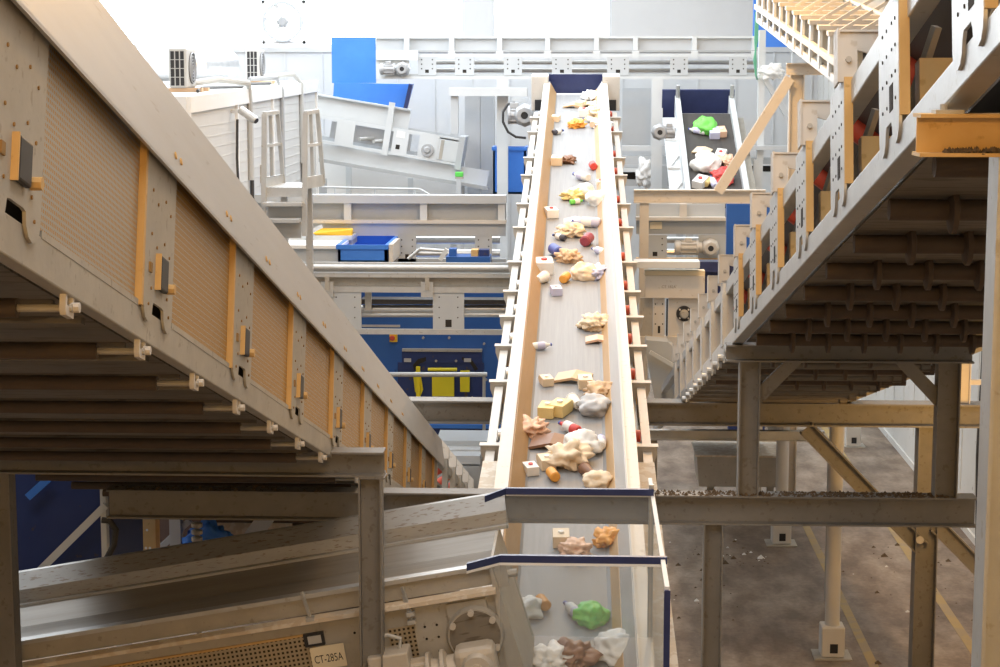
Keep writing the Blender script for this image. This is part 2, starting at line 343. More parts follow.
for k in range(-2, 9):
    D = 7.38 + 1.94 * k; q = yl(D)
    if q < ys - .3: continue
    if plate is None:
        q0 = q
        # post plate with rounded lobes at its foot, between two guard panels
        L = .54
        def lobe(cx): return [(cx + .085 * math.cos(a), .165 + .085 * math.sin(a) * 1.0) for a in [math.pi + i * math.pi / 6 for i in range(7)]]
        prof = [(0, .84)] + lobe(.085) + [(.20, .17), (L - .20, .17)] + lobe(L - .085) + [(L, .84)]
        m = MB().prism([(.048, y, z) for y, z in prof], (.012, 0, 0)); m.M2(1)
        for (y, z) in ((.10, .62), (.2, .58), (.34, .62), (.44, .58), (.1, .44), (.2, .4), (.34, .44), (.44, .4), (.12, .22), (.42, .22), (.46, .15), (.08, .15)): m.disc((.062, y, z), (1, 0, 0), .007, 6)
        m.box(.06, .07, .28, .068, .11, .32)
        plate = m.build('post_plate', ['galvd', 'warmhole'], lc); plate.location = (-.018, q, 0)
        MB().box(.060, .2, .23, .085, .34, .37).build('latch_box', 'black', plate, bevel=.008)
        MB().box(.060, .19, .225, .084, .199, .375).build('latch_edge', 'orangepart', plate); MB().cyl((.064, .40, .26), (.10, .40, .26), .022, 8).build('latch_nut', 'orangepart', plate)
        MB().box(-.05, -.035, .13, .06, -.002, .84).build('flange', 'orangepart', plate)
        gp = MB(); gp.box(.008, -1.40, .13, .014, -.04, 1.05); 
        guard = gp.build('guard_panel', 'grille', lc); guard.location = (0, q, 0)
        MB().box(.0, -1.42, .125, .03, -.03, .15).build('guard_sill', 'galvd', guard)
    else:
        copy_part(plate, (0, q - q0, 0)); g = copy_part(guard, (0, q - q0, 0))
        if k > 0:
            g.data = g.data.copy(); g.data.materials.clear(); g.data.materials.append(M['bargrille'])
# bolts of the cover
bolt = None
for k in range(0, 10):
    for dy in (0, .11):
        q = yl(7.72 + 1.1 * k * 1.05) + dy
        if q > ye: continue
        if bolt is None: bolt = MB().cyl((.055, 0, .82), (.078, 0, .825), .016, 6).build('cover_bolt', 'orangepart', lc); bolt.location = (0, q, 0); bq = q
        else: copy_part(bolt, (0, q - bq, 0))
# return rollers and hooks
rl = None
for k in range(-3, 17):
    D = 6.41 + 1.07 * k; q = yl(D)
    if D < 4.0: continue
    if rl is None:
        rl = MB().cyl((WL + .1, 0, -.04), (-.16, 0, -.04), .034, 12).build('return_roller', 'rust', lc); rl.location = (0, q, 0)
        MB().cyl((-.16, 0, -.04), (.03, 0, -.04), .014, 8).build('axle', 'galvd', rl)
        hk = MB().prism([(.0, -.06, .04), (.0, -.045, .04), (.0, -.04, -.035), (.0, .03, -.035), (.0, .03, .0), (.0, .05, .0), (.0, .05, -.07), (.0, -.045, -.07), (.0, -.06, -.05)], (.022, 0, 0))
        hk.cyl((.02, .02, -.035), (.05, .02, -.035), .018, 8); hk.build('roller_hook', 'cream', rl)
        rb = MB().box(WL + .1, -.015, .015, -.12, .015, .035).build('cross_rib', 'pan', lc); rb.location = (0, q + .3, 0); rq = q
        rc = MB().box(WL + .1, -.06, .01, -.12, .0, .035).build('cross_rib', 'pan', lc); rc.location = (0, q + .75, 0)
    else:
        copy_part(rl, (0, q - rq, 0)); copy_part(rb, (0, q - rq, 0)); copy_part(rc, (0, q - rq, 0))
# open posts beyond the cover
def post_mb(hw):
    m = MB()
    m.box(-.02, -hw, .04, .0, hw, .60); m.box(.0, -hw, .08, .05, -hw + .012, .60)
    m.M2(1)
    for z in (.2, .3, .42, .52): m.disc((-.02, -hw * .4, z), (-1, 0, 0), .008, 6); m.disc((-.02, hw * .4, z), (-1, 0, 0), .008, 6)
    return m
pp = None
for k in range(6):
    q = yl(25.4 + 1.6 * k)
    if pp is None:
        pp = MB().box(-.03, -.15, .1, .04, .15, .95).build('open_post', 'galvd', lc); pp.location = (0, q, 0); pq = q
        MB().prism([(-.25, -.16, .95), (.06, -.16, .95), (.06, -.16, 1.1), (-.05, -.16, 1.22), (-.25, -.16, 1.2)], (0, .12, 0)).build('idler_bracket', 'cream', pp)
        MB().lathe((-.4, 0, .8), (-.06, 0, 1.0), [(0, .06), (1, .06)], 12).build('idler_roller', 'red', pp)
    else: copy_part(pp, (0, q - pq, 0))
MB().box(-.06, ye, .80, .0, yend, .92).build('upper_rail', 'galvd', lc)
MB().box(WL + .1, ye, .62, -.12, yend, .66).build('belt', 'belt', lc)
# ================================================================== RIGHT OPEN CONVEYOR
mr, uyr = frame_mtx(739, 343, 15.0, 588, 505)
rc_ = thing('trough_conveyor', 'open framed trough conveyor with slotted post plates and red rollers, right of the centre belt', 'conveyor', mtx=mr)
def yr(D): return (D - 15.0) / uyr
WR = 1.98; ys, ye = yr(2.9), yr(33)
MB().box(-.05, ys, 0, .04, ye, .115).build('lower_rail', 'galv', rc_, bevel=.006)
MB().box(-.03, ys, .50, .05, ye, .61).build('upper_rail', 'galv', rc_, bevel=.006)
MB().box(WR - .04, ys, 0, WR + .05, ye, .115).build('lower_rail', 'galvd', rc_)
MB().box(WR - .04, ys, .50, WR + .05, ye, .61).build('upper_rail', 'galvd', rc_)
MB().prism([(.16, ys, .80), (.5, ys, .56), (1.45, ys, .56), (1.8, ys, .80), (1.8, ys, .785), (1.45, ys, .54), (.5, ys, .54), (.16, ys, .785)], (0, ye - ys, 0)).build('carrying_belt', 'beltdark', rc_)
MB().box(.2, ys, .16, 1.76, ye, .175).build('return_belt', 'beltdark', rc_)
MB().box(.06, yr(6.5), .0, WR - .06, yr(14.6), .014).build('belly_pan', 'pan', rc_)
PP = {}
for k in range(-5, 13):
    D = 7.48 + (k) * 1.455; q = yr(D)  # back edge of the plate
    if D < 3.3 or D > 32: continue
    slim = D > 15.5
    key = 'slim' if slim else 'wide'
    if key not in PP:
        if not slim:
            L = -.47
            def lobe(cx): return [(cx + .08 * math.cos(a),   .125 + .075 * math.sin(a)) for a in [2 * math.pi - i * math.pi / 6 for i in range(7)]]
            prof = [(0, .62)] + lobe(-.08) + [(-.18, .15), (L + .18, .15)] + lobe(L + .08) + [(L, .62)]
            m = MB().prism([(-.062, y, z) for y, z in prof], (.012, 0, 0)); m.M2(1)
            for i in range(4):
                for yy in (-.1, -.2, -.32, -.4): m.disc((-.062, yy, .22 + .1 * i), (-1, 0, 0), .007, 6)
            m.box(-.064, -.34, .19, -.06, -.26, .29)
            p = m.build('post_plate', ['galv', 'hole'], rc_); fl = MB().box(-.06, L - .012, .14, -.022, L, .62).build('flange', 'orangepart', p)
        else:
            p = MB().box(-.06, -.22, .06, -.02, 0, .62).build('post_plate', 'galv', rc_)
            MB().box(-.02, -.22, .1, .03, -.20, .6).build('flange', 'cream', p)
            L = -.22
        # gooseneck bracket on top
        g = MB().box(-.08, L, .60, .0, L + .02, .80); g.box(-.088, L, .60, -.078, L + .14, .845)
        g.prism([(-.088, L + .06, .76), (.0, L + .06, .76), (.30, L + .06, .68), (.34, L + .06, .74), (.22, L + .06, .845), (-.088, L + .06, .845)], (0, .014, 0)); g.box(-.088, L + .05, .84, .22, L + .14, .85)
        g.build('idler_bracket', 'cream', p)
        MB().cyl((-.04, L - .015, .70), (-.04, L + .0, .70), .014, 8).build('bracket_bolt', 'galvd', p)
        cr = MB().prism([(.02, L + .03, .20), (.02, L + .03, .36), (.40, L + .03, .36), (.52, L + .03, .28), (.40, L + .03, .20)], (0, .10, 0)); cr.box(.4, L + .05, .24, WR - .1, L + .11, .32)
        cr.build('cross_member', 'orangepart' if not slim else 'galvd', p)
        MB().lathe((.10, L + .10, .80), (.48, L + .10, .50), [(0, .055), (.05, .065), (.95, .065), (1, .055)], 14).build('wing_roller', 'red', p)
        MB().lathe((WR - .10, L + .10, .80), (WR - .48, L + .10, .50), [(0, .055), (.05, .065), (.95, .065), (1, .055)], 14).build('wing_roller', 'red', p)
        MB().lathe((.52, L + .10, .485), (WR - .52, L + .10, .485), [(0, .055), (1, .055)], 14).build('flat_roller', 'rust', p)
        MB().bar((.0, L + .3, .14), (.10, L + .12, .50), .03).build('tie_strut', 'galv', p)
        MB().box(WR - .02, L, .05, WR + .04, 0, .62).build('far_post', 'galvd', p)
        p.location = (0, q, 0); PP[key] = (p, q)
    else:
        p0, qq = PP[key]; copy_part(p0, (0, q - qq, 0))
# dirty return idlers under the belt, with discs
rd = None
for k in range(11):
    q = yr(7.0 + 1.02 * k) if k < 8 else yr(15.6 + (k - 8) * 1.5)
    if rd is None:
        pr = [(0, .045)]
        for j in range(1, 7):
            t = j / 7; pr += [(t - .012, .045), (t - .006, .10), (t + .006, .10), (t + .012, .045)]
        pr += [(1, .045)]
        rd = MB().lathe((.06, 0, -.05), (WR - .06, 0, -.05), pr, 14).build('return_idler', 'rust', rc_); rd.location = (0, q, 0); rq = q
    else: copy_part(rd, (0, q - rq, 0))
mt = None
for k in range(9):
    q = yr(15.9 + .75 * k)
    if mt is None:
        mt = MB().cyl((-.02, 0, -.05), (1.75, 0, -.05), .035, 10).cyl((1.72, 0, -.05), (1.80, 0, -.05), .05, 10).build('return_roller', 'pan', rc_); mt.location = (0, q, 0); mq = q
        MB().cyl((-.10, 0, -.05), (-.01, 0, -.05), .03, 8).box(-.06, -.04, -.09, -.045, .04, .03).build('roller_hook', 'galv', mt)
    else: copy_part(mt, (0, q - mq, 0))
# ================================================================== STEEL FRAMES
def cross(mb, px0, px1, pyt, pyb, pxr, D, w=.16, t=.014):
    """level H-beam across the hall; top/bottom picture rows measured at column pxr, front edge at depth D"""
    zt_, zb_ = P(pxr, pyt, D).z, P(pxr, pyb, D).z
    a, b_ = P(px0, pyt, D).x, P(px1, pyt, D).x; zc = (zt_ + zb_) / 2; h = zt_ - zb_
    mb.hbeam((a, D + w / 2, zc), (b_, D + w / 2, zc), h, w, t); return a, b_, zb_, zt_
def post(mb, px, pyr, D, z0, z1, w=.16, up=(1, 0, 0), dep=.16):
    """H-post; px = left edge, measured at row pyr"""
    x = P(px, pyr, D).x; mb.hbeam((x + w / 2, D + dep / 2, z0), (x + w / 2, D + dep / 2, z1), w, dep, up=up); return x
# left portal carrying the guarded conveyor
D = 13.2
t = thing('portal_frame', 'grey steel portal frame whose crossbeam carries the guarded conveyor', 'steel frame', (P(325, 465, D).x, D, 0))
m = MB(); a, b_, zb, zt2 = cross(m, -60, 383, 452, 477, 300, D, .19); m.build('crossbeam', 'beam', t, True)
MB().box(b_ - .17, D + .0, zb - .012, b_ + .01, D + .17, zb - .001).build('cap_plate', 'beam', t, True)
m = MB(); post(m, 358, 480, D, 0, zb - .012, .165, dep=.16); m.build('leg', 'beam', t, True)
m = MB(); post(m, -14, 480, D, 0, zb - .001, .165, dep=.16); m.build('leg', 'beam', t, True)
# long crossbeam
D = 15.0
t = thing('long_crossbeam_frame', 'long grey crossbeam passing over the belt, strewn with residue, on steel posts', 'steel frame', (P(712, 500, D).x, D, 0))
m = MB(); a, b_, zb, zt2 = cross(m, 106, 978, 495, 524, 600, D, .2); m.build('crossbeam', 'beam', t, True)
for px in (704,):
    m = MB(); post(m, px, 530, D, 0, zb - .001, .155, dep=.16); m.build('leg', 'beam', t, True)
zC = zt2
# residue heaped on the beam
m = MB(); rr = random.Random(3)
for k in range(1100):
    x = P(600 + 350 * rr.random() ** .7, 495, D).x if k < 980 else P(110 + 220 * rr.random(), 495, D).x
    y = D + .01 + rr.random() * .17; s = .005 + .013 * rr.random() ** 2
    c = Vector((x, y, zC + s * .3)); pts = [c + Vector((rr.uniform(-1, 1), rr.uniform(-1, 1), 0)).normalized() * s * rr.uniform(.7, 1.5) for _ in range(4)]
    m.add([c + Vector((-s, -s, -s * .3)), c + Vector((s, -s * .6, -s * .3)), c + Vector((s * .7, s, -s * .3)), c + Vector((-s * .8, s * .8, -s * .3)), c + Vector((0, 0, s * rr.uniform(.4, 1.2)))], [(3, 2, 1, 0), (0, 1, 4), (1, 2, 4), (2, 3, 4), (3, 0, 4)])
tag(m.build('loose_residue', 'dirt'), 'brown crumbs of residue lying along the long crossbeam', 'residue', kind='stuff')
# trestle for the open conveyor, standing on the long beam
t = thing('trestle', 'grey steel trestle standing on the long crossbeam under the open trough conveyor', 'steel frame', (P(750, 490, D).x, D, zC))
m = MB(); a, b_, zb, zt2 = cross(m, 727, 975, 346, 363, 850, D, .18); m.build('crossbeam', 'beam', t, True)
xl = P(739, 430, D).x; xr = P(937, 430, D).x
for x, w in ((xl, .165), (xr, .18)):
    MB().hbeam((x + w / 2, D + .09, zC), (x + w / 2, D + .09, zb - .001), w, .16, up=(1, 0, 0)).build('leg', 'beam', t, True)
for x, s in ((xl + .165, 1), (xr, -1)):
    MB().prism([(x, D + .07, zb - .001), (x + s * .32, D + .07, zb - .001), (x + s * .22, D + .07, zb - .001), (x + s * .0, D + .07, zb - .30)] if 0 else [(x + s * .20, D + .07, zb - .001), (x + s * .34, D + .07, zb - .001), (x, D + .07, zb - .36), (x, D + .07, zb - .20)], (0, .05, 0)).build('knee_brace', 'beam', t, True)
# near beam and post at the right edge
D = 6.1
t = thing('near_support', 'near ochre steel beam with rust flakes on its flange, on a slender post', 'steel frame', (P(985, 400, D).x, D, 0))
m = MB(); a, b_, zb, zt2 = cross(m, 921, 1300, 114, 157, 940, D, .15, .012); m.build('crossbeam', 'orangepart', t, True)
x = P(992, 400, D).x
MB().hbeam((x + .075, D + .1, 0), (x + .075, D + .1, zb - .001), .15, .15, up=(1, 0, 0)).build('leg', 'galv', t, True)
MB().box(a + .05, D + .02, zt2, a + .14, D + .10, zt2 + .012).cyl((a + .08, D + .05, zt2), (a + .08, D + .05, zt2 + .03), .012, 8).build('anchor_plate', 'galvd', t, True)
m = MB(); rr = random.Random(9)
for k in range(160):
    px = a + .06 + .28 * rr.random(); s = .003 + .006 * rr.random(); c = Vector((px + .02, D + .005 + .05 * rr.random(), zb + .012 + s * .3 + rr.random() * .012))
    m.add([c + Vector((-s, -s, -s)), c + Vector((s, -s * .6, -s)), c + Vector((s * .7, s, -s)), c + Vector((-s * .8, s * .8, -s)), c + Vector((0, 0, s))], [(3, 2, 1, 0), (0, 1, 4), (1, 2, 4), (2, 3, 4), (3, 0, 4)])
tag(m.build('rust_flakes', 'dirt'), 'rust coloured flakes gathered on the lower flange of the near ochre beam', 'residue', kind='stuff')
# far crossbeam F
D = 23.0
t = thing('far_crossbeam_frame', 'wide steel crossbeam behind the long one, amber along its flanges, on a heavy post', 'steel frame', (P(928, 500, D).x, D, 0))
m = MB(); a, b_, zb, zt2 = cross(m, 395, 1010, 403, 426, 700, D, .3, .02); m.build('crossbeam', 'beam', t, True)
m = MB(); post(m, 917, 500, D, 0, zb - .001, .27, dep=.27); m.build('leg', 'beam', t, True)
MB().hbeam(P(806, 428, D + .1), P(922, 548, D + .1), .20, .16, .02, up=(0, 0, 1)).build('diagonal_brace', 'beam', t, True)
MB().hbeam(P(936, 524, D + .1), P(1010, 600, D + .1), .20, .16, .02).build('diagonal_brace', 'beam', t, True)
MB().cyl(P(920, 540, D - .02), P(920, 540, D + .02), .05, 8).build('brace_bolt', 'galvd', t, True)
# thin channel behind
D = 26.5
t = thing('channel_rail', 'thin pale channel rail just below the far crossbeam, running level', 'rail', (P(740, 436, D).x, D, P(740, 442, D).z))
m = MB(); cross(m, 640, 825, 431, 441, 740, D, .12, .012); m.build('channel', 'galv', t, True)
for px_ in (649, 829): m = MB(); post(m, px_, 441, D, 0, P(740, 442, D).z, .12, dep=.12); m.build('leg', 'galvd', t, True)
# white columns
for i, (px, py, D, w, zt3, lab) in enumerate(((825, 655, PZ(836, 661, 0).y + .12, .19, 4.7, 'white round column with bolted foot on the open floor beside the yellow line'), (775, 546, PZ(782, 547, 0).y + .12, .2, 3.3, 'short pale column whose foot stands in litter behind the long crossbeam'), (848, 447, PZ(850, 448, 0).y + .12, .2, 3.3, 'distant pale column with dark foot near the side wall'))):
    x = P(px, py, D).x + w / 2
    t = thing('steel_column', lab, 'column', (x, D + w / 2, 0))
    MB().cyl((x, D + w / 2, .05), (x, D + w / 2, zt3), w / 2, 20).build('shaft', 'column', t, True)
    f = MB().box(x - .15, D - .05, .02, x + .15, D + .25, .42).build('foot', 'column', t, True, bevel=.02)
    MB().box(x - .24, D - .12, 0, x + .24, D + .32, .02).build('base_plate', 'galvd', t, True)
    MB().box(x - .04, D - .056, .08, x + .06, D - .05, .2).build('foot_slot', 'black', t, True)
rr = random.Random(21); m = MB()
for k in range(150):
    if k < 60: x = P(690 + 70 * rr.random(), 545, 30).x; y = 29.0 + rr.gauss(0, .35)
    else: x = rr.uniform(3.7, 6) if k % 2 else rr.uniform(1.2, 2.2); y = rr.uniform(25.4, 29.8) if k % 3 else rr.uniform(22, 24)
    s = .012 + .05 * rr.random() ** 4; c = Vector((x, y, s * .3))
    m.M2(rr.choice((0, 0, 0, 1)))
    m.add([c + Vector((-s, -s, -s * .3)), c + Vector((s, -s * .6, -s * .3)), c + Vector((s * .7, s, -s * .3)), c + Vector((-s * .8, s * .8, -s * .3)), c + Vector((0, 0, s * .6))], [(3, 2, 1, 0), (0, 1, 4), (1, 2, 4), (2, 3, 4), (3, 0, 4)])
tag(m.build('floor_litter', ['dirt', 'white']), 'scattered scraps and crumbs on the concrete floor', 'litter', kind='stuff')
# covered hopper on legs
D = 31.8
t = thing('covered_hopper', 'cream steel hopper box with sloped lid on short legs behind the posts', 'hopper', (P(742, 487, D).x, D, P(742, 487, D).z))
a = P(697, 456, D); b2 = P(787, 456, D); zt4 = P(742, 457, D).z; zb4 = P(742, 487, D).z; zz = P(742, 444, D + 1.2).z
MB().hexa([(a.x + .04, D, zb4), (b2.x - .12, D, zb4), (b2.x - .12, D + 1.2, zb4), (a.x + .04, D + 1.2, zb4), (a.x, D, zt4), (b2.x, D, zt4), (b2.x, D + 1.2, zt4), (a.x, D + 1.2, zt4)]).build('hopper_body', 'galvd', t, True)
MB().box(a.x - .03, D - .03, zt4, b2.x + .03, D + 1.23, zt4 + .03).build('lid', 'creamdirt', t, True)
for x in (a.x + .2, b2.x - .3): MB().box(x, D + .3, 0, x + .12, D + .42, zb4).build('leg', 'galvd', t, True)
# wall fittings on the right wall
t = thing('red_hose_reel', 'small red round fitting on the pale side wall beside the edge post', 'wall fitting', (XR - .06, 28.4, P(975, 437, 28.4).z))
MB().lathe((XR - .14, 28.4, 0 + P(975, 437, 28.4).z), (XR, 28.4, P(975, 437, 28.4).z), [(0, .2), (.2, .3), (.8, .3), (1, .2)], 20).build('reel', 'red', t, True)
MB().cyl((XR - .2, 28.4, P(975, 437, 28.4).z), (XR - .02, 28.4, P(975, 437, 28.4).z), .06).build('hub', 'galvd', t, True)
m = MB()
m.tube([(XR - .04, 29.6, .0), (XR - .06, 29.7, 1.5), (XR - .04, 29.65, 3), (XR - .04, 29.65, 5)], .025)
tag(m.build('wall_cable', 'cable'), 'dark cable running up the pale side wall', 'cable')
D = 23.0; zF = P(700, 403, D).z
t = thing('stub_post', 'tan upright standing on the far crossbeam beside the pale side wall', 'post', (P(965, 400, D).x, D + .1, zF))
x = P(960, 400, D).x; MB().hbeam((x + .07, D + .15, zF), (x + .07, D + .15, zF + 1.1), .14, .14, up=(1, 0, 0)).build('shaft', 'cream', t, True)
MB().bar((x + .14, D + .15, P(975, 384, D).z), (x + 1.0, D + .15, P(975, 384, D).z), .08, .06).build('tie_bar', 'cream', t, True)
# ================================================================== LOWER CONVEYOR (CT-285A)
A = P(250, 604, 13.55); B = P(477, 567, 13.55); u = (B - A).normalized(); O = P(385, 582, 13.55)
yv = Vector((0, 1, 0)); nv = u.cross(yv).normalized()
mg = Matrix((u, yv, nv)).transposed().to_4x4(); mg.translation = O
gc = thing('feeder_conveyor', 'low feeder conveyor with polished trough, perforated guards and cream number plate', 'conveyor', mtx=mg)
x0, x1 = -3.3, .80
MB().box(x0, -.04, -.02, x1, .06, .012).build('near_rim', 'galv', gc)
MB().box(x0, .0, -.15, x1, .02, -.02).build('recess_panel', 'galvd', gc)
MB().prism([(x0, .06, .0), (x0, .30, -.10), (x0, .85, -.10), (x0, 1.08, .02), (x0, 1.08, .0), (x0, .85, -.12), (x0, .30, -.12), (x0, .06, -.02)], (x1 - x0, 0, 0)).build('belt', 'beltshine', gc)
MB().prism([(x0, 1.08, .0), (x0, 1.10, .02), (x0, 1.13, .03), (x0, 1.14, .13), (x0, 1.30, .24), (x0, 1.34, .245), (x0, 1.34, .22), (x0, 1.30, .21), (x0, 1.16, .11), (x0, 1.15, .0)], (x1 + .08 - x0, 0, 0)).build('back_skirt', 'trough', gc)
MB().box(x0, 1.06, .0, x1 + .08, 1.10, .03).build('skirt_strip', 'galv', gc)
MB().prism([(x0, -.03, -.15), (x0, -.09, -.17), (x0, -.09, -.20), (x0, .02, -.21)], (x1 - x0, 0, 0)).build('lower_flange', 'creamdirt', gc)
MB().box(x0, -.02, -.95, x1 - .02, .01, -.21).build('side_plate', 'galvd', gc)
MB().hexa([(x1 - .02, -.05, -.95), (x1 + .12, -.05, -.95), (x1 + .12, 1.2, -.95), (x1 - .02, 1.2, -.95), (x1 - .02, -.05, .0), (x1 + .0, -.05, .0), (x1 + .0, 1.2, .0), (x1 - .02, 1.2, .0)]).build('end_plate', 'galvd', gc)
def gl(px, py):  # picture point on the side plate -> local x,z
    D0 = 13.55; p = mg.inverted() @ P(px, py, D0); return p.x, p.z
gx0, gz0 = gl(165, 652); gx1, gz1 = gl(311, 634)
M['ggrille'] = grille('punched_guard', (.46, .38, .26), (.05, .035, .02), .034, .034, .5, axes=(0, 2))
MB().box(x0, -.035, -.95, gx1, -.022, gz1).build('guard_panel', 'ggrille', gc)
MB().box(x0, -.04, gz1, gx1 + .01, -.02, gz1 + .015).box(gx1, -.04, -.95, gx1 + .02, -.02, gz1 + .015).build('guard_frame', 'orangepart', gc)
ax, az = gl(388, 628); bx, bz = gl(418, 645)
MB().box(ax, -.035, -.95, bx, -.022, az).build('guard_panel', 'ggrille', gc)
hx, hz = gl(436, 627)
m = MB()
for px, py in ((425, 626), (437, 624), (427, 638), (439, 636), (440, 650), (365, 620), (355, 632)):
    q = gl(px, py); m.disc((q[0], -.02, q[1]), (0, -1, 0), .010, 8)
m.build('bolt_holes', 'hole', gc)
# clamps
for px, py in ((305, 603), (405, 598), (406, 606)):
    q = gl(px, py); MB().bar((q[0], -.05, q[1] + .10), (q[0] + .03, -.06, q[1] - .10), .02, .02).box(q[0] - .0, -.10, q[1] - .12, q[0] + .06, -.04, q[1] - .09).build('toggle_clamp', 'galv', gc)
# drive plate, flange, gearbox and motor
qx, qz = gl(447, 607); rx, rz = gl(492, 667)
MB().box(qx, -.045, -.95, rx + .05, -.022, qz + .03).build('drive_plate', 'galvd', gc)
fx, fz = gl(476, 632)
dm = MB().lathe((fx, -.10, fz), (fx, -.045, fz), [(0, .20), (.8, .215), (1, .215)], 32).build('drive_flange', 'galvd', gc)
MB().lathe((fx, -.106, fz), (fx, -.095, fz), [(0, .188), (1, .188)], 32).build('flange_face', 'pan', dm)
for a in (35, 145, 215, 325, 90):
    MB().cyl((fx + .18 * math.cos(math.radians(a)), -.14, fz + .18 * math.sin(math.radians(a))), (fx + .18 * math.cos(math.radians(a)), -.1, fz + .18 * math.sin(math.radians(a))), .024, 8).build('flange_bolt', 'motorcream', dm)
gb = MB().box(fx - .16, -.36, fz - .34, fx + .14, -.10, fz - .02)
gear = gb.build('gearbox', 'motorcream', gc, bevel=.05)
MB().lathe((fx, -.40, fz - .17), (fx, -.34, fz - .17), [(0, .10), (.7, .12), (1, .12)], 24).build('shaft_cover', 'motorcream', gear)
MB().cyl((fx, -.43, fz - .17), (fx, -.39, fz - .17), .05, 16).build('shaft_end', 'motorcream', gear)
MB().lathe((fx - .36, -.23, fz - .20), (fx - .15, -.23, fz - .19), [(0, .17), (.12, .17), (.16, .12), (.45, .10), (.5, .17), (.62, .17), (.7, .12), (1, .12)], 24).build('bell_housing', 'motorcream', gear)
m = MB().cyl((fx - .95, -.23, fz - .22), (fx - .36, -.23, fz - .20), .125, 24)
for k in range(14):
    a = math.pi * 2 * k / 14; m.box(fx - .93, -.23 + .12 * math.cos(a) - .006, fz - .21 + .12 * math.sin(a) - .006, fx - .38, -.23 + .145 * math.cos(a) + .006, fz - .21 + .145 * math.sin(a) + .006)
mo = m.build('motor', 'motorcream', gear)
tb = MB().box(fx - .78, -.34, fz - .12, fx - .48, -.10, fz + .03).build('terminal_box', 'motorcream', gear, bevel=.015)
MB().tube([gc.matrix_world.inverted() @ gc.matrix_world @ Vector(v) for v in ((fx - .55, -.2, fz + .03), (fx - .53, -.2, fz + .10), (fx - .62, -.2, fz + .14), (fx - .78, -.2, fz + .12))], .015).build('motor_cable', 'cablegrey', gear)
MB().box(*[gl(462, 624)[0], -.05, gl(462, 624)[1] - .0, gl(462, 624)[0] + .1, -.045, gl(462, 624)[1] + .07]).build('rating_plate', 'plaque', gc)
# number plate
px0, pz0 = gl(315, 668); 
sg = MB().box(px0, -.066, pz0, px0 + .255, -.058, pz0 + .172)
sx = px0 + .02
def gtxt(mb, s, size, x, z): return text_mesh(mb, s, (x, -.066, z), (1, 0, 0), (0, 0, 1), size, .002, 1)
sg.M2(0); gtxt(sg, 'CT-285A', .074, px0 + .006, pz0 + .055)
W = max(v.x for v in sg.v) - px0
# squeeze lettering to the plate
for i in range(8, len(sg.v)):
    sg.v[i].x = px0 + .02 + (sg.v[i].x - px0 - .006) * (.215 / (W - .006)); sg.v[i].z = pz0 + .05 + (sg.v[i].z - pz0 - .055) * 1.15; sg.v[i].y = -.068
pl = sg.build('number_plate', ['plaque', 'ink'], gc); pl['label'] = 'cream number plate reading CT-285A'
MB().box(px0 - .03, -.06, pz0 + .18, px0 + .12, -.03, pz0 + .28).build('limit_switch', 'black', gc)
MB().box(px0 + .0, -.063, pz0 + .20, px0 + .10, -.06, pz0 + .26).build('switch_label', 'galv', gc)
MB().box(x1 + .0, .0, -.18, x1 + .10, .10, .02).cyl((x1 + .10, .05, -.1), (x1 + .17, .05, -.1), .03, 8).cyl((x1 + .08, .05, .0), (x1 + .14, .05, -.02), .02, 8).build('tension_bolt', 'galvd', gc)
for x in (x0 + .3, -.9):
    for y in (.1, 1.1):
        p = mg @ Vector((x, y, -.95)); MB().box(p.x, p.y, 0, p.x + .1, p.y + .1, p.z).build('leg', 'beam', gc, True)
# streaks of waste on the feeder belt
# ================================================================== GLASS SCREENS
def glass():
    m = bpy.data.materials.new('clear_screen'); m.use_nodes = True; nt = m.node_tree; N = nt.nodes; L = nt.links; N.remove(N['Principled BSDF'])
    tr = N.new('ShaderNodeBsdfTransparent'); tr.inputs[0].default_value = (.93, .95, .96, 1); gl_ = N.new('ShaderNodeBsdfGlossy'); gl_.inputs['Roughness'].default_value = .04
    df = N.new('ShaderNodeBsdfDiffuse'); df.inputs[0].default_value = (.8, .82, .84, 1)
    m1 = N.new('ShaderNodeMixShader'); m1.inputs[0].default_value = .05; m2 = N.new('ShaderNodeMixShader'); m2.inputs[0].default_value = .05
    L.new(tr.outputs[0], m1.inputs[1]); L.new(gl_.outputs[0], m1.inputs[2]); L.new(m1.outputs[0], m2.inputs[1]); L.new(df.outputs[0], m2.inputs[2])
    L.new(m2.outputs[0], N['Material Output'].inputs[0]); return m
M['glass'] = glass()
zg = P(600, 495, 14.6).z; zlow = 3.05
gA0, gA1 = P(506, 489, 14.6), P(650, 490, 14.6); gL = P(485, 495, 14.35)
t = thing('splash_screen', 'clear splash screen with navy top edge, right in front of the long crossbeam', 'screen', (gA0.x, 14.6, zlow), group=None)
MB().box(gA0.x, 14.6, zlow, gA1.x, 14.61, zg).build('pane', 'glass', t, True)
MB().box(gA0.x, 14.585, zg - .0, gA1.x + .03, 14.625, zg + .05).hexa([(gL.x, 14.3, zg), (gA0.x, 14.585, zg), (gA0.x, 14.62, zg), (gL.x, 14.335, zg), (gL.x, 14.3, zg + .05), (gA0.x, 14.585, zg + .05), (gA0.x, 14.62, zg + .05), (gL.x, 14.335, zg + .05)]).build('edge_trim', 'navy', t, True)
MB().box(gA0.x, 14.59, zg - .012, gA1.x, 14.62, zg).build('edge_seal', 'galv', t, True)
D = 12.65; zg2 = P(600, 556, D).z
g0, g1 = P(500, 560, D), P(667, 560, D); gL = P(467, 566, D - .2)
t = thing('splash_screen', 'nearer clear splash screen with navy top edge across the belt, its edge white underneath', 'screen', (g0.x, D, 2.6))
MB().box(g0.x, D, 2.4, g1.x, D + .01, zg2 - .04).build('pane', 'glass', t, True)
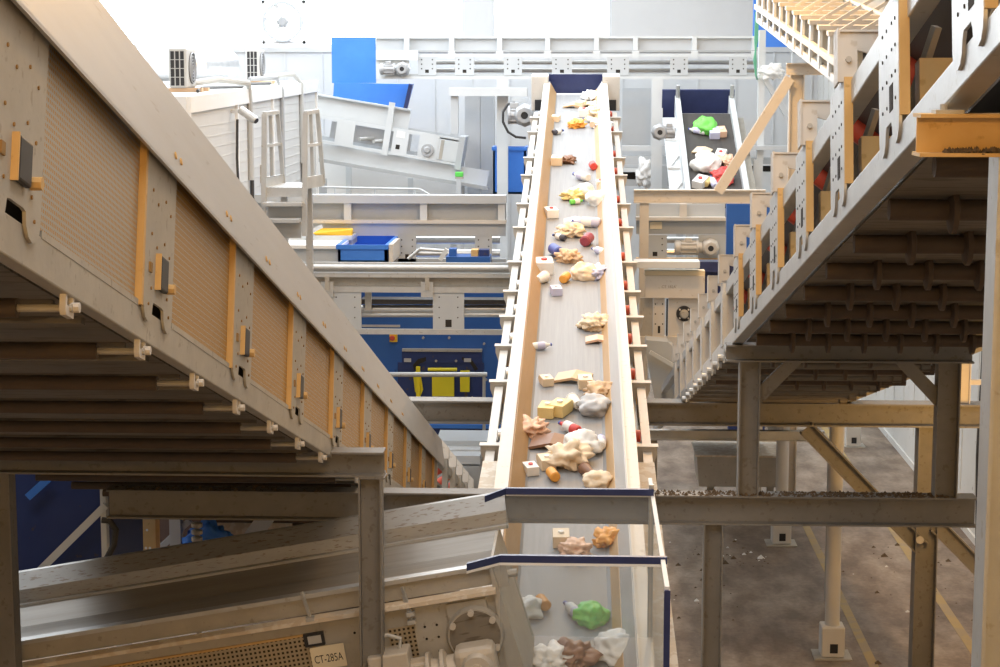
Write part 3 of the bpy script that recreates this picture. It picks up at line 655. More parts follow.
MB().box(g0.x, D - .015, zg2 - .05, g1.x, D + .025, zg2).hexa([(gL.x, D - .25, zg2 - .05), (g0.x, D - .015, zg2 - .05), (g0.x, D + .02, zg2 - .05), (gL.x, D - .21, zg2 - .05), (gL.x, D - .25, zg2), (g0.x, D - .015, zg2), (g0.x, D + .02, zg2), (gL.x, D - .21, zg2)]).build('edge_trim', 'navy', t, True)
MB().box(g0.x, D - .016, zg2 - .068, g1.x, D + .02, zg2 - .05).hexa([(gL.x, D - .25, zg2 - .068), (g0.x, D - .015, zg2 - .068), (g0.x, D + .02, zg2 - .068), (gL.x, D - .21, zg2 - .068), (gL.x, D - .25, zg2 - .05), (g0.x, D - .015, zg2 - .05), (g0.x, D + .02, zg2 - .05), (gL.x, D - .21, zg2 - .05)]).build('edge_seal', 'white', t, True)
xs_ = .54; 
t = thing('side_screen', 'clear side screen running along the belt, with pale top edge and navy front edge', 'screen', (xs_, 12, 2.6))
MB().box(xs_ + .005, 11.95, 2.4, xs_ + .015, 15.25, zg - .02).build('pane', 'glass', t, True)
MB().box(xs_ - .005, 11.95, zg - .02, xs_ + .025, 15.25, zg + .0).build('top_seal', 'white', t, True)
MB().box(xs_ - .01, 11.92, 2.4, xs_ + .03, 11.96, zg - .02).build('edge_trim', 'navy', t, True)
MB().box(xs_ - .02, 14.62, zlow, xs_ + .02, 14.66, zg + .08).build('corner_post', 'galv', t, True)
# ================================================================== BACKGROUND MACHINES
def T(name, label, cat, px, py, D, group=None):
    p = P(px, py, D); return thing(name, label, cat, (p.x, D, p.z), group)
def side_plate(t, x0, y0, x1, y1, D, m='palegrey', holes=True, name='side_plate'):
    mb = MB(); pxbox(mb, x0, y0, x1, y1, D, .05); mb.M2(1)
    if holes:
        w = x1 - x0; h = y1 - y0
        pxbox(mb, x0 + .4 * w, y1 - .3 * h, x0 + .6 * w, y1 - .12 * h, D - .003, .01)
        for fx_ in (.2, .8):
            for fz_ in (.15, .4, .65): p = P(x0 + fx_ * w, y0 + fz_ * h, D); mb.disc(p, (0, -1, 0), .012 * D / 30, 6)
    return mb.build(name, [m, 'hole'], t, True)
def px(t, name, m, x0, y0, x1, y1, D, th=.06, bevel=0): return pxbox(MB(), x0, y0, x1, y1, D, th).build(name, m, t, True, bevel)
def gearmotor(t, cx, cy, D, L_px, h_px, m='motor', flip=1):
    s = D / 1918.0; c = P(cx, cy, D); L = L_px * s; h = h_px * s; y = D - h * .4; gx = c.x + flip * L * .28
    MB().lathe((gx, y - h * .45, c.z), (gx, D, c.z), [(0, h * .34), (.15, h * .46), (.8, h * .5), (1, h * .5)], 8).build('gearbox', m, t, True)
    MB().ring((gx, y - h * .45, c.z), (0, -1, 0), h * .16, h * .3, h * .06, 16).build('shaft_ring', m, t, True)
    MB().cyl((gx, y - h * .47, c.z), (gx, y - h * .4, c.z), h * .15, 14).build('hollow_shaft', 'black', t, True)
    k = MB().lathe((c.x + flip * L * .1, y, c.z), (c.x - flip * L * .5, y, c.z), [(0, h * .28), (.12, h * .28), (.14, h * .40), (.2, h * .40), (.22, h * .34), (.78, h * .34), (.8, h * .38), (.95, h * .38), (1, h * .3)], 18)
    a0, a1 = sorted((c.x - flip * L * .36, c.x - flip * L * .02))
    for j in range(10):
        a = 2 * math.pi * j / 10; k.box(a0, y + h * .36 * math.cos(a) - .012, c.z + h * .36 * math.sin(a) - .012, a1, y + h * .36 * math.cos(a) + .012, c.z + h * .36 * math.sin(a) + .012)
    k.build('motor', m, t, True)
    MB().box(c.x - flip * L * .2 - h * .18, y - h * .2, c.z + h * .3, c.x - flip * L * .2 + h * .18, y + h * .2, c.z + h * .52).build('terminal_box', m, t, True, bevel=.01)
# --- T1 top transverse conveyor
D = 46.5
t = T('transverse_conveyor', 'pale grey conveyor crossing high below the windows, with slotted side frame', 'conveyor', 560, 77, D)
px(t, 'upper_skirt', 'palegrey', 376, 38, 757, 50, D + .3, .05)
px(t, 'skirt_edge', 'pale', 376, 36, 757, 38.5, D + .2, .2)
px(t, 'skirt_shelf', 'midgrey', 418, 50, 757, 52, D, .4)
px(t, 'upper_rail', 'pale', 418, 54, 757, 57, D, .1)
px(t, 'lower_rail', 'pale', 376, 79 - 2.5, 757, 81 - 2, D - .1, .3)
px(t, 'pipe_rail', 'midgrey', 376, 74, 757, 77, D + .02, .1)
px(t, 'far_side_frame', 'pale', 376, 38, 757, 42, D + 1.4, .06)
px(t, 'far_lower_rail', 'pale', 376, 72, 757, 76, D + 1.4, .06)
for x in (404, 449, 497, 545, 594, 633, 692, 752): px(t, 'skirt_rib', 'pale', x, 36, x + 5, 54, D + .05, .25); px(t, 'rib_foot', 'pale', x - 1, 51, x + 6, 58, D - .02, .1)
for x0, x1 in ((418, 436), (455, 474), (504, 522), (552, 572), (607, 629), (670, 688), (729, 747)): side_plate(t, x0, 57, x1, 75, D)
px(t, 'drive_cover', 'pale', 376, 50, 418, 60, D - .1, .1); px(t, 'drive_plate', 'pale', 376, 60, 409, 77, D, .05)
for y in (61, 69): MB().cyl(P(436, y + 1.5, D + .7), P(757, y + 1.5, D + .7), .05, 8).build('return_roller', 'roller', t, True)
gearmotor(t, 395, 69, D - .05, 29, 15)
# posts below T1
for x, y1, lab in ((497, 196, 'white steel post left of the belt head under the high conveyor'), (652, 192, 'white steel post to the right of the belt head, holding up the high conveyor')):
    p = MB(); zt5 = P(x, 79, 46).z; post(p, x, 100, 46.0, 0, zt5, .26, dep=.26, up=(0, 1, 0)); tag(p.build('steel_post', 'pale'), lab, 'post')
t = T('ledge_beam', 'short pale ledge beam with hanging post, left of the belt head under the high conveyor', 'beam', 480, 96, 45.5); px(t, 'ledge', 'pale', 449, 88, 527, 96, 45.5, .5); px(t, 'post', 'palegrey', 451, 96, 458, 134, 45.6, .2); px(t, 'post', 'palegrey', 451, 134, 458, 360, 49.5, .2)
t = T('wall_cabinet', 'tall pale grey cabinet panels behind the post beside the belt', 'cabinet', 480, 190, 48.5); px(t, 'panel', 'palegrey', 465, 95, 480, 196, 48.5, .6); px(t, 'panel', 'palegrey', 480.5, 95, 494, 196, 48.5, .6)
t = T('drive_motor', 'grey gear motor with looping cable hanging left of the belt head', 'motor', 520, 115, 44); gearmotor(t, 519, 115, 44, 22, 24, flip=1)
MB().tube([P(515, 103, 44), P(508, 104, 44), P(503, 112, 44), P(503, 122, 44), P(508, 132, 44), P(516, 137, 44), P(526, 138, 44)], .03).build('motor_cable', 'cable', t, True)
px(t, 'mount', 'palegrey', 513, 98, 528, 102, 44, .3)
def bin_(name, lab, x0, y0, x1, y1, D, m, dep=1.2, taper=.0):
    t = T(name, lab, 'bin', (x0 + x1) / 2, y1, D); a = P(x0, y1, D); b = P(x1, y0, D); w = .05
    q = MB().box(a.x, D, a.z, b.x, D + .05, b.z).box(a.x, D + dep, a.z, b.x, D + dep + .05, b.z).box(a.x, D, a.z, a.x + w, D + dep, b.z).box(b.x - w, D, a.z, b.x, D + dep, b.z).box(a.x, D, a.z, b.x, D + dep, a.z + .05)
    q.build('body', m, t, True)
    MB().box(a.x - .03, D - .03, b.z - .06, b.x + .03, D + .02, b.z + .02).box(a.x - .03, D, b.z - .02, a.x + .04, D + dep, b.z + .02).box(b.x - .04, D, b.z - .02, b.x + .03, D + dep, b.z + .02).build('rim', m, t, True)
    return t
tg = bin_('plastic_bin', 'bright blue bin standing behind the post, left of the belt', 493, 148, 526, 194, 46.6, 'bluebright', 1)
# blue hopper
t = T('blue_hopper', 'bright blue hopper under the left end of the high conveyor', 'hopper', 370, 110, 48.5)
px(t, 'upper_panel', 'bluebright', 332, 37, 375.5, 83, 49.2, .1)
a = [P(333, 98, 48.5), P(404, 111, 48.5), P(411, 84, 48.5), P(334, 83, 48.5)]
MB().prism(a, (0, .9, 0)).build('lower_chute', 'bluebright', t, True)

for x in (336, 396): MB().box(P(x, 100, 49.5).x, 49.45, 0, P(x, 100, 49.5).x + .14, 49.6, P(x, 95, 49.5).z).build('leg', 'palegrey', t, True)
MB().bar(P(405, 111, 48.4), P(411, 84, 48.4), .12, .1).build('edge_angle', 'navy', t, True)
# --- T2 descending slotted conveyor
def slopeconv():
    D = 46.9; s = D / 1918
    a = P(318, 142, D); b = P(455, 165, D); u = (b - a).normalized(); yv = Vector((0, 1, 0)); n = u.cross(yv).normalized()
    mm = Matrix((u, yv, n)).transposed().to_4x4(); mm.translation = a
    t = thing('sloping_conveyor', 'pale slotted conveyor sloping down to the right behind the white cabin', 'conveyor', mtx=mm)
    def lp(x, y): q = mm.inverted() @ P(x, y, D); return q.x, q.z
    L = (b - a).length; H = 27 * s
    MB().box(-.7, 0, 0, L, .06, .06).build('lower_rail', 'pale', t); MB().box(-.7, 0, H - .08, L, .06, H).build('upper_rail', 'pale', t)
    MB().box(-.7, .2, H, L * .62, .25, H + .46).build('upper_skirt', 'pale', t); MB().box(-.7, .05, H + .46, L * .62, .3, H + .50).build('skirt_edge', 'palegrey', t)
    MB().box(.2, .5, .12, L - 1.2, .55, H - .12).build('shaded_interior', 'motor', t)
    MB().box(-.7, 1.3, 0, L, 1.35, .1).box(-.7, 1.3, H - .1, L, 1.35, H).build('far_frame', 'palegrey', t)
    for x0, x1, hh in ((333, 351, 0), (391, 406, 1), (418, 437, 0)):
        a0 = lp(x0, 150)[0]; a1 = lp(x1, 155)[0]; m = MB().box(a0, -.01, .0, a1, .04, H); m.M2(1)
        if hh: m.box(a0 + .1, -.015, .15, a0 + .2, -.008, .26); m.M2(2).box(a0 + .08, -.015, H - .22, a1 - .1, -.008, H - .06)
        m.build('side_plate', ['pale', 'hole', 'white'], t)
    c = lp(427.5, 150); MB().lathe((c[0], -.10, c[1]), (c[0], -.01, c[1]), [(0, .06), (.3, .09), (.31, .15), (1, .16)], 20).build('bearing', 'motor', t)
    e0 = lp(437, 155)[0]; MB().box(e0, .0, .05, L, .04, H - .05).build('end_plate', 'pale', t); MB().box(e0 + .05, -.01, .08, e0 + .13, .0, H - .1).build('take_up_slot', 'galvd', t)
    MB().box(L, -.03, -.1, L + .15, 1.3, H + .05).build('end_cover', 'palegrey', t)
    for x in (357, 372): q = lp(x, 150)[0]; MB().cyl((q, .1, H * .35), (q + .6, .9, H * .5), .05, 8).build('roller', 'roller', t)
    q = lp(384, 150)[0]; MB().box(q - .05, -.03, -.05, q + .1, .02, H + .6).build('stiffener', 'pale', t)
    MB().box(-.7, .2, -.42, L + .85, .25, -.02).build('lower_skirt', 'pale', t); MB().box(-.7, .05, -.48, L + .9, .3, -.40).build('lower_edge', 'midgrey', t)
    for px_, in ((315,), (455,)):
        p = P(px_, 180, D); MB().box(p.x, D + .5, 0, p.x + .2, D + .7, p.z).build('leg', 'palegrey', t, True)
slopeconv()
t = T('lower_chute', 'white chute panels with thin handrail below the sloping slotted conveyor', 'chute', 400, 199, 48.6)
MB().prism([P(318, 160, 48.6), P(490, 189, 48.6), P(490, 199, 48.6), P(318, 199, 48.6)], (0, .1, 0)).build('panel', 'white', t, True)
for x, y in ((346, 166), (408, 178), (462, 187)): px(t, 'rib', 'pale', x, y, x + 5, 198, 48.3, .12)
MB().tube([P(322, 187, 46.5), P(420, 189, 46.5), P(432, 196, 46.5)], .025).build('handrail', 'pale', t, True)
for x in (335, 375, 415): MB().cyl(P(x, 188.5, 46.5), P(x, 199, 46.5), .02, 6).build('handrail_post', 'pale', t, True)
t = T('green_case', 'small bright green case on the ledge beside the sloping conveyor', 'case', 459, 178, 46.5); px(t, 'body', 'green', 455, 172, 463, 177, 46.5, .2, .02); px(t, 'foot', 'galvd', 455, 177, 463, 179, 46.5, .2); px(t, 'stand', 'palegrey', 457, 179, 461, 380, 46.5, .1)
# --- T3
D = 36.0
t = T('transverse_conveyor', 'grey conveyor with ribbed skirt crossing at left of the belt, under the stair platform', 'conveyor', 400, 235, D)
px(t, 'top_flange', 'palegrey', 255, 195.5, 506, 203, D - .1, .3); px(t, 'web', 'midgrey', 255, 203, 506, 220.5, D + .1, .05); px(t, 'shelf', 'cream', 255, 220.5, 506, 223, D - .1, .3); px(t, 'lower_skirt', 'palegrey', 300, 223, 506, 235.5, D, .06)
for i, x in enumerate((344, 420, 498)): px(t, 'skirt_rib', 'pale', x, 202, x + 7, 222, D - .05, .12)
for x0, x1 in ((398, 416), (475, 492)): side_plate(t, x0, 236, x1, 262, D, 'palegrey')
for y in (240, 253): MB().cyl(P(410, y, D + .5), P(500, y, D + .5), .07, 8).build('return_roller', 'roller', t, True)
px(t, 'lower_rail', 'midgrey', 380, 259, 506, 264, D, .1)
D = 37.0
t = T('transverse_conveyor', 'amber tinted conveyor crossing right of the belt, with gear motor and small plate', 'conveyor', 680, 245, D)
px(t, 'web', 'palegrey', 636, 204, 725, 218, D + .1, .05); px(t, 'shelf', 'cream', 636, 217.5, 726, 220.5, D - .2, .35); px(t, 'lower_skirt', 'midgrey', 636, 220.5, 726, 234, D, .06)
px(t, 'skirt_rib', 'cream', 679.5, 204, 687, 220, D - .1, .15)
side_plate(t, 643, 235, 667, 259, D, 'palegrey'); px(t, 'drive_plate', 'palegrey', 698, 235, 726, 259, D, .05); px(t, 'lower_rail', 'orangepart', 636, 258.5, 726, 261, D - .05, .2)
gearmotor(t, 697, 247, D - .02, 46, 19, 'motorcream', 1)
lb = px(t, 'name_plate', 'plaque', 650, 222, 662, 229, D - .03, .02); lb['label'] = 'small cream plate on the grey skirt'
for y in (240, 252): MB().cyl(P(667, y, D + .6), P(700, y, D + .6), .06, 8).build('return_roller', 'roller', t, True)
D = 33.5
m = MB(); a, b_, zb, zt6 = cross(m, 634, 766, 190, 203.5, 700, D, .25, .02); go = m.build('girder', 'cream')
for px_ in (640, 758): xg = P(px_, 200, D).x; MB().box(xg, D + .05, 0, xg + .16, D + .21, zb).build('leg', 'cream', go)
tag(go, 'cream girder passing level to the right of the belt below the diagonal brace', 'girder')
t = T('machine_flank', 'deep blue machine panel between the amber conveyor and the trough conveyor frames', 'panel', 745, 250, 38.5); px(t, 'panel', 'blue', 726, 204, 770, 262, 38.5, .3); px(t, 'plinth', 'bluedark', 728, 262, 768, 440, 38.6, .2)
# --- T4 left
D = 33.0
t = T('transverse_conveyor', 'steel conveyor with rounded silver top edge crossing over the blue machine', 'conveyor', 400, 330, D)
a = P(290, 270, D); b2 = P(510, 270, D); s = D / 1918
MB().cyl((a.x, D, P(0, 266, D).z), (b2.x, D, P(0, 266, D).z), .055, 12).build('silver_top_edge', 'galv', t, True)
px(t, 'top_face', 'palegrey', 290, 263, 510, 272, D + .02, .05); px(t, 'step', 'galv', 290, 274, 510, 277, D - .05, .3); px(t, 'web', 'galvd', 290, 277, 510, 286, D + .1, .05); px(t, 'upper_rail', 'galv', 290, 287.5, 510, 292, D - .02, .1); px(t, 'lower_rail', 'galv', 330, 330, 510, 334, D - .02, .1)
for x0, x1 in ((330, 361), (433, 464)): side_plate(t, x0, 291, x1, 332, D, 'palegrey')
for x in (321, 421): px(t, 'bracket', 'galv', x, 282, x + 12, 297, D - .08, .06); px(t, 'bolt', 'galvd', x + 4, 277, x + 8, 290, D - .12, .04)
for y, r in ((309, .075), (314.5, .05)): MB().cyl(P(361, y, D + .5), P(510, y, D + .5), r, 12).build('return_roller', 'roller', t, True)
px(t, 'belt_edge', 'beltdark', 361, 300, 510, 304, D + .3, .4); px(t, 'idler_hanger', 'galvd', 365, 292, 371, 310, D + .2, .1)
# --- T4 right
t = T('bearing_frame', 'cream conveyor end frame with round black bearing, faded lettering on its cover', 'conveyor', 675, 340, 31)
D = 31.0
px(t, 'silver_top', 'pale', 634, 262, 700, 268, D - .3, .5); px(t, 'top_cover', 'cream', 645, 276, 705, 298, D - .1, .1)
px(t, 'top_strip', 'plaque', 645, 271, 705, 276, D - .05, .3)
c5 = MB(); W = text_mesh(c5, 'CT 182A', P(661.5, 288, D - .1), (1, 0, 0), (0, 0, 1), .062); c5.build('cover_lettering', 'inkfaint', t, True)
side_plate(t, 640, 298, 653, 338, D, 'galvd', False); side_plate(t, 653, 298, 665, 338, D - .02, 'cream'); px(t, 'chain_slot', 'hole', 666, 299, 668, 336, D, .03); px(t, 'bearing_plate', 'cream', 668, 298, 702, 340, D, .05); px(t, 'lower_rail', 'cream', 640, 337, 704, 343, D - .05, .2)
c = P(684, 313.5, D)
be = MB().lathe((c.x, D - .05, c.z), (c.x, D, c.z), [(0, .125), (1, .13)], 28).build('bearing_flange', 'black', t, True)
MB().lathe((c.x, D - .16, c.z), (c.x, D - .05, c.z), [(0, .05), (.3, .07), (1, .075)], 20).build('bearing_hub', 'galvd', t, True)
for a in (45, 135, 225, 315): MB().cyl((c.x + .1 * math.cos(math.radians(a)), D - .075, c.z + .1 * math.sin(math.radians(a))), (c.x + .1 * math.cos(math.radians(a)), D - .05, c.z + .1 * math.sin(math.radians(a))), .016, 8).build('flange_bolt', 'cream', t, True)
t = T('navy_chute', 'navy chute panel behind the cream bearing frame', 'chute', 715, 290, 33); px(t, 'panel', 'navy', 699, 262, 742, 300, 33, .4); px(t, 'panel', 'navy', 699, 262, 730, 272, 32.6, .4)
t = T('grey_chute', 'pale grey sloping chute beneath the cream bearing frame', 'chute', 665, 370, 30); MB().prism([P(646, 340, 30), P(668, 342, 30), P(700, 372, 30), P(688, 402, 30), P(655, 402, 30), P(646, 352, 30)], (0, .5, 0)).build('body', 'palegrey', t, True); MB().bar(P(650, 352, 29.9), P(688, 374, 29.9), .06).build('edge', 'pale', t, True)
# --- blue machine
D = 37.0
t = T('blue_sorting_machine', 'large blue machine front with yellow guards, dark slotted bar and red stop button', 'machine', 420, 440, D)
px(t, 'body', 'blue', 330, 292, 512, 452, D, 2.0)
px(t, 'recess', 'bluedark', 402, 351, 482, 363, D - .06, .06); px(t, 'recess_lip', 'galvd', 402, 349.5, 482, 351.5, D - .12, .12)
px(t, 'lower_recess', 'bluedark', 398, 363, 484, 402, D - .03, .03)
MB().prism([P(413, 365, D - .07), P(418, 359, D - .07), P(426, 357, D - .07), P(426, 361, D - .07), P(419, 364, D - .07), P(414, 371, D - .07)], (0, .05, 0)).build('arc_slot', 'hole', t, True)
MB().prism([P(475, 371, D - .07), P(470, 363, D - .07), P(462, 360, D - .07), P(462, 357, D - .07), P(472, 360, D - .07), P(478, 369, D - .07)], (0, .05, 0)).build('arc_slot', 'hole', t, True)
px(t, 'top_seam', 'galv', 362, 325, 400, 327, D - .03, .03)
px(t, 'guard_panel', 'yellow', 432, 374, 454, 396.5, D - .16, .1, .01); px(t, 'guard_panel', 'yellow', 460, 371, 469.5, 392, D - .16, .1, .01)
px(t, 'guard_arm', 'yellow', 416, 367, 420, 399, D - .2, .1, .01)
MB().prism([P(413, 374, D - .12), P(416, 371, D - .12), P(420, 372, D - .12), P(423, 390, D - .12), P(421, 395, D - .12), P(415, 392, D - .12)], (0, .06, 0)).build('guard_wing', 'yellow', t, True)
MB().cyl(P(428, 369.5, D - .2), P(457, 369.5, D - .2), .035, 10).build('hinge_bar', 'yellow', t, True)
for x in (403, 463): px(t, 'label_plate', 'galv', x + 1, 358.5, x + 8, 362, D - .08, .02)
for x, y in ((436, 361), (456, 361), (472, 398), (400, 400), (449, 338), (423, 338), (362, 345), (396, 336), (484, 344), (486, 380)): MB().disc(P(x, y, D - .08), (0, -1, 0), .025, 8, .06).build('bolt', 'galvd', t, True)
p = P(393, 337, D); px(t, 'button_box', 'yellowbright', 389.5, 334, 397, 342, D - .1, .1); MB().lathe((p.x, D - .2, p.z), (p.x, D - .1, p.z), [(0, .04), (.4, .055), (.5, .03), (1, .03)], 12).build('stop_button', 'red', t, True)
px(t, 'base_plinth', 'bluedark', 398, 428, 500, 448, D - .4, .4); px(t, 'plinth_edge', 'bluebright', 398, 425, 500, 428, D - .45, .4)
t = T('guard_rail', 'thin silver guard rail passing level before the yellow guards', 'rail', 440, 375, 35); MB().cyl(P(380, 374.5, 35), P(487, 374.5, 35), .045, 10).build('rail', 'galv', t, True)
for x in (384, 484): MB().cyl(P(x, 374.5, 35), P(x, 445, 35), .03, 8).build('rail_post', 'galv', t, True)
t = T('grey_ledge', 'pale stepped ledge low behind the guarded conveyor end', 'ledge', 470, 455, 33); px(t, 'step', 'palegrey', 436, 441, 490, 446, 33, 1); px(t, 'step', 'galv', 436, 450, 486, 453, 32.6, 1); px(t, 'step', 'palegrey', 436, 456, 480, 464, 32.2, 1); px(t, 'base', 'midgrey', 436, 466, 480, 500, 32.2, .5)
# --- blue open tray and side box
t = bin_('open_tray', 'open blue steel tray with pale edge between the crossing conveyors', 338, 246, 387, 263, 34.2, 'bluebright', 2.2)
a, b2 = P(387, 262, 34.2), P(393, 237, 36.4)
MB().box(a.x + .035, 34.2, a.z, a.x + .11, 35.5, P(387, 246, 34.2).z + .03).build('pale_edge', 'cream', t, True)
t = T('steel_box', 'pale grey steel box left of the open blue tray', 'box', 315, 262, 34); px(t, 'lower_box', 'palegrey', 282, 248, 338, 263, 34.3, 1.2); px(t, 'lid', 'white', 275, 245.5, 341, 248.5, 34.2, 1.3); px(t, 'upper_box', 'galvd', 275, 239, 352, 245, 35.4, .8); px(t, 'upper_lid', 'pale', 272, 236, 352, 240, 35.3, .9)
t = T('amber_tub', 'amber plastic tub lying behind the steel box', 'tub', 335, 234, 35.6)
MB().hexa([P(316, 235, 35.4), P(352, 236, 35.4), P(353, 236, 35.9), P(318, 235, 35.9), P(311, 233, 35.4), P(353, 229, 35.4), P(353, 228, 35.9), P(322, 228, 35.9)]).build('body', 'yellowbright', t, True, .02)
tag(MB().bar(P(305, 235, 35.1), P(322, 226, 35.1), .07).build('pale_strut', 'pale'), 'short pale strut leaning against the amber tub', 'strut')
t = T('blue_pump_unit', 'small blue pump unit with silver pipes on top of the steel conveyor near the belt', 'pump', 465, 262, 34.4)
px(t, 'base', 'blue', 446, 257, 490, 263, 34.4, .6); px(t, 'block', 'blue', 449, 249, 456, 258, 34.5, .3); px(t, 'block', 'orangepart', 471, 250, 478, 260, 34.5, .3); px(t, 'block', 'bluedark', 479, 250, 489, 260, 34.5, .3)
MB().bar(P(440, 260, 34.3), P(447, 249, 34.3), .08).build('strut', 'pale', t, True); MB().cyl(P(408, 259, 34.3), P(420, 249, 34.3), .03).cyl(P(420, 249, 34.3), P(446, 251, 34.3), .03).build('pipe', 'galv', t, True)
# ================================================================== CABIN WITH AIR CONDITIONERS
a0 = P(187, 97, 30); a1 = P(316, 81, 46); wdt = 7.5
t = thing('site_cabin', 'long white clad cabin with flat roof behind the guarded conveyor', 'cabin', (a0.x, 30, 0))
m = MB().hexa([(a0.x - wdt, 30, 0), (a0.x, 30, 0), (a1.x, 46, 0), (a1.x - wdt, 46, 0), (a0.x - wdt, 30, a0.z), (a0.x, 30, a0.z), (a1.x, 46, a1.z), (a1.x - wdt, 46, a1.z)])
m.build('walls', 'cabin', t, True)
up = Vector((0, 0, 1)); e = Vector((a1.x, 46, a1.z)) - Vector((a0.x, 30, a0.z))
MB().bar(a0 + Vector((.03, 0, -.12)), a1 + Vector((.03, 0, -.12)), .06, .26).bar(a0 + Vector((0, -.03, -.12)), a0 + Vector((-wdt, -.03, -.12)), .06, .26).build('roof_trim', 'white', t, True)
m = MB()
for k in range(34):
    z = .5 + k * .19; m.bar(Vector((a0.x + .0, 30, z)), Vector((a1.x + .0, 46, z)), .014, .014)
m.build('cladding_lines', 'cabin', t, True)
for f in (.0, .28, .55, .82, .99): q = a0 + e * f; MB().box(q.x - .02, q.y - .03, 0, q.x + .05, q.y + .06, q.z - .02).build('cladding_joint', 'white', t, True)
for f, zz in ((.45, 5.3),): q = a0 + e * f; MB().box(q.x, q.y, zz, q.x + .07, q.y + .12, zz + .35).build('door_handle', 'galvd', t, True)
for i, (x0, x1, y0, y1, xm, D, lab) in enumerate(((169, 197, 48, 88, 187, 33.5, 'larger white air conditioner unit on wooden blocks at the near end of the cabin roof'), (246, 267, 49, 81, 259, 41.5, 'air conditioner outdoor unit farther along the cabin roof, before the wall fan'))):
    a = P(x0, y1, D); b2 = P(x1, y0, D); xm_ = P(xm, y1, D).x
    t = thing('air_conditioner', lab, 'air conditioner', (a.x, D, a.z), group=None)
    w = xm_ - a.x; dpt = w * 2.6; zt7 = b2.z
    MB().box(a.x, D, a.z, xm_, D + dpt, zt7).build('casing', 'accase', t, True, .03)
    m = MB(); n = 4
    for k in range(3):
        for j in range(4):
            xx = a.x + w * (.12 + .27 * k); z0 = a.z + (zt7 - a.z) * (.06 + .22 * j); m.box(xx, D - .006, z0, xx + w * .2, D + .01, z0 + (zt7 - a.z) * .2)
    m.build('coil_openings', 'black', t, True)
    cz = (a.z + zt7) / 2; r = (zt7 - a.z) * .40; cy = D + dpt * .55
    MB().cyl((xm_ - .02, cy, cz), (xm_ + .012, cy, cz), r, 28).build('fan_opening', 'black', t, True)
    m = MB()
    for q in range(5): m.ring((xm_ + .012, cy, cz), (1, 0, 0), r * (.15 + .2 * q), r * (.19 + .2 * q), .02, 24)
    m.build('fan_grille', 'motor', t, True)
    rz = P(x0, y1, D).z; zr = a0.z + (a1.z - a0.z) * (D - 30) / 16
    hb = max(.06, rz - zr)
    for q in (.05, dpt - .2): tag(MB().box(a.x - .1, D + q, zr, xm_ + .25, D + q + .15, rz).build('wood_block', 'wood'), ['wooden block under the %s of the %s air conditioner' % (('front edge' if q < .1 else 'rear edge'), ('large' if i == 0 else 'farther'))][0], 'wood block')
MBt = MB()
def rz_(y): return a0.z + (a1.z - a0.z) * (y - 30) / 16
xr_ = a0.x
t = thing('foil_duct', 'silver foil ventilation duct lying across the cabin roof between the air conditioners', 'duct', (xr_ - 1, 42, rz_(42)))
MB().tube([(-16, 40.5, rz_(40) + .42), (-11, 41, rz_(41) + .42), (P(200, 70, 42).x, 42, rz_(42) + .42), (P(226, 72, 43).x, 43, rz_(43) + .42)], .36, 16).build('duct', 'foil', t, True)
m = MB()
for k in range(7): p = P(202 + k * 4, 70, 42.1 + k * .15); m.ring((p.x, p.y, rz_(42) + .44), (1, .1, 0), .36, .38, .04, 18)
m.build('duct_rings', 'galv', t, True)
def cab(D, dz=0, dx=.05): f = (D - 30) / 16; return Vector((a0.x + e.x * f + dx, D, rz_(D) + dz))
m = MB().tube([cab(34, .12, -.9), cab(35, .2, -.4), cab(35.6, .12, .06), cab(35.8, -.3), cab(35.8, -1.7)], .06); tag(m.build('conduit', 'cablegrey'), 'pale conduit bending over the cabin roof edge beside the camera', 'conduit')
m = MB().tube([cab(35.9, -1.7), cab(35.9, -2.6), cab(35.5, -2.9)], .04); tag(m.build('cable', 'cable'), 'dark cable leaving the foot of the pale conduit on the cabin wall', 'cable')
m = MB().tube([cab(34.2, -.5, .08), cab(34.2, -1.2, .06), cab(34.4, -2.2, .06), cab(34.3, -2.6, .06)], .025); tag(m.build('cable', 'cable'), 'black cable dropping from the security camera down the cabin wall', 'cable')
m = MB().tube([cab(39.2, .15, -.5), cab(39.9, .16, -.05), cab(40, -.1), cab(40, -1), cab(40.0, -3)], .045); tag(m.build('cable', 'motor'), 'grey cable falling over the roof edge under the second air conditioner', 'cable')
m = MB().tube([cab(42.0, .15, -.7), cab(42.8, .2, -.1), cab(43, 0), cab(43, -1.8)], .055); tag(m.build('conduit', 'cablegrey'), 'pale conduit curving over the roof edge past the second air conditioner', 'conduit')
m = MB().tube([cab(43.05, -1.8), cab(43.1, -4.2)], .03); tag(m.build('cable', 'cable'), 'thin dark cable below the farther pale conduit on the cabin wall', 'cable')
m = MB().tube([cab(33, .03, -.4), cab(35, .05, -.7), cab(37, .03, -.3), cab(39, .05, -.6), cab(41, .03, -.35)], .03); tag(m.build('cable', 'cable'), 'black cable trailing along the cabin roof edge', 'cable')
t = thing('security_camera', 'white security camera on a bracket at the cabin roof edge', 'security camera', tuple(cab(34, -.35, .1)))
c = cab(34, -.35, .02)
MB().bar(c, c + Vector((.25, -.1, .0)), .07).build('bracket', 'white', t, True)
q = c + Vector((.28, -.15, -.03)); MB().lathe(q + Vector((-.1, -.03, .07)), q + Vector((.2, -.14, -.13)), [(0, .06), (.02, .075), (.9, .075), (1, .06)], 14).build('housing', 'galv', t, True)
MB().cyl(q + Vector((.2, -.14, -.13)), q + Vector((.21, -.146, -.137)), .05, 12).build('lens', 'black', t, True)
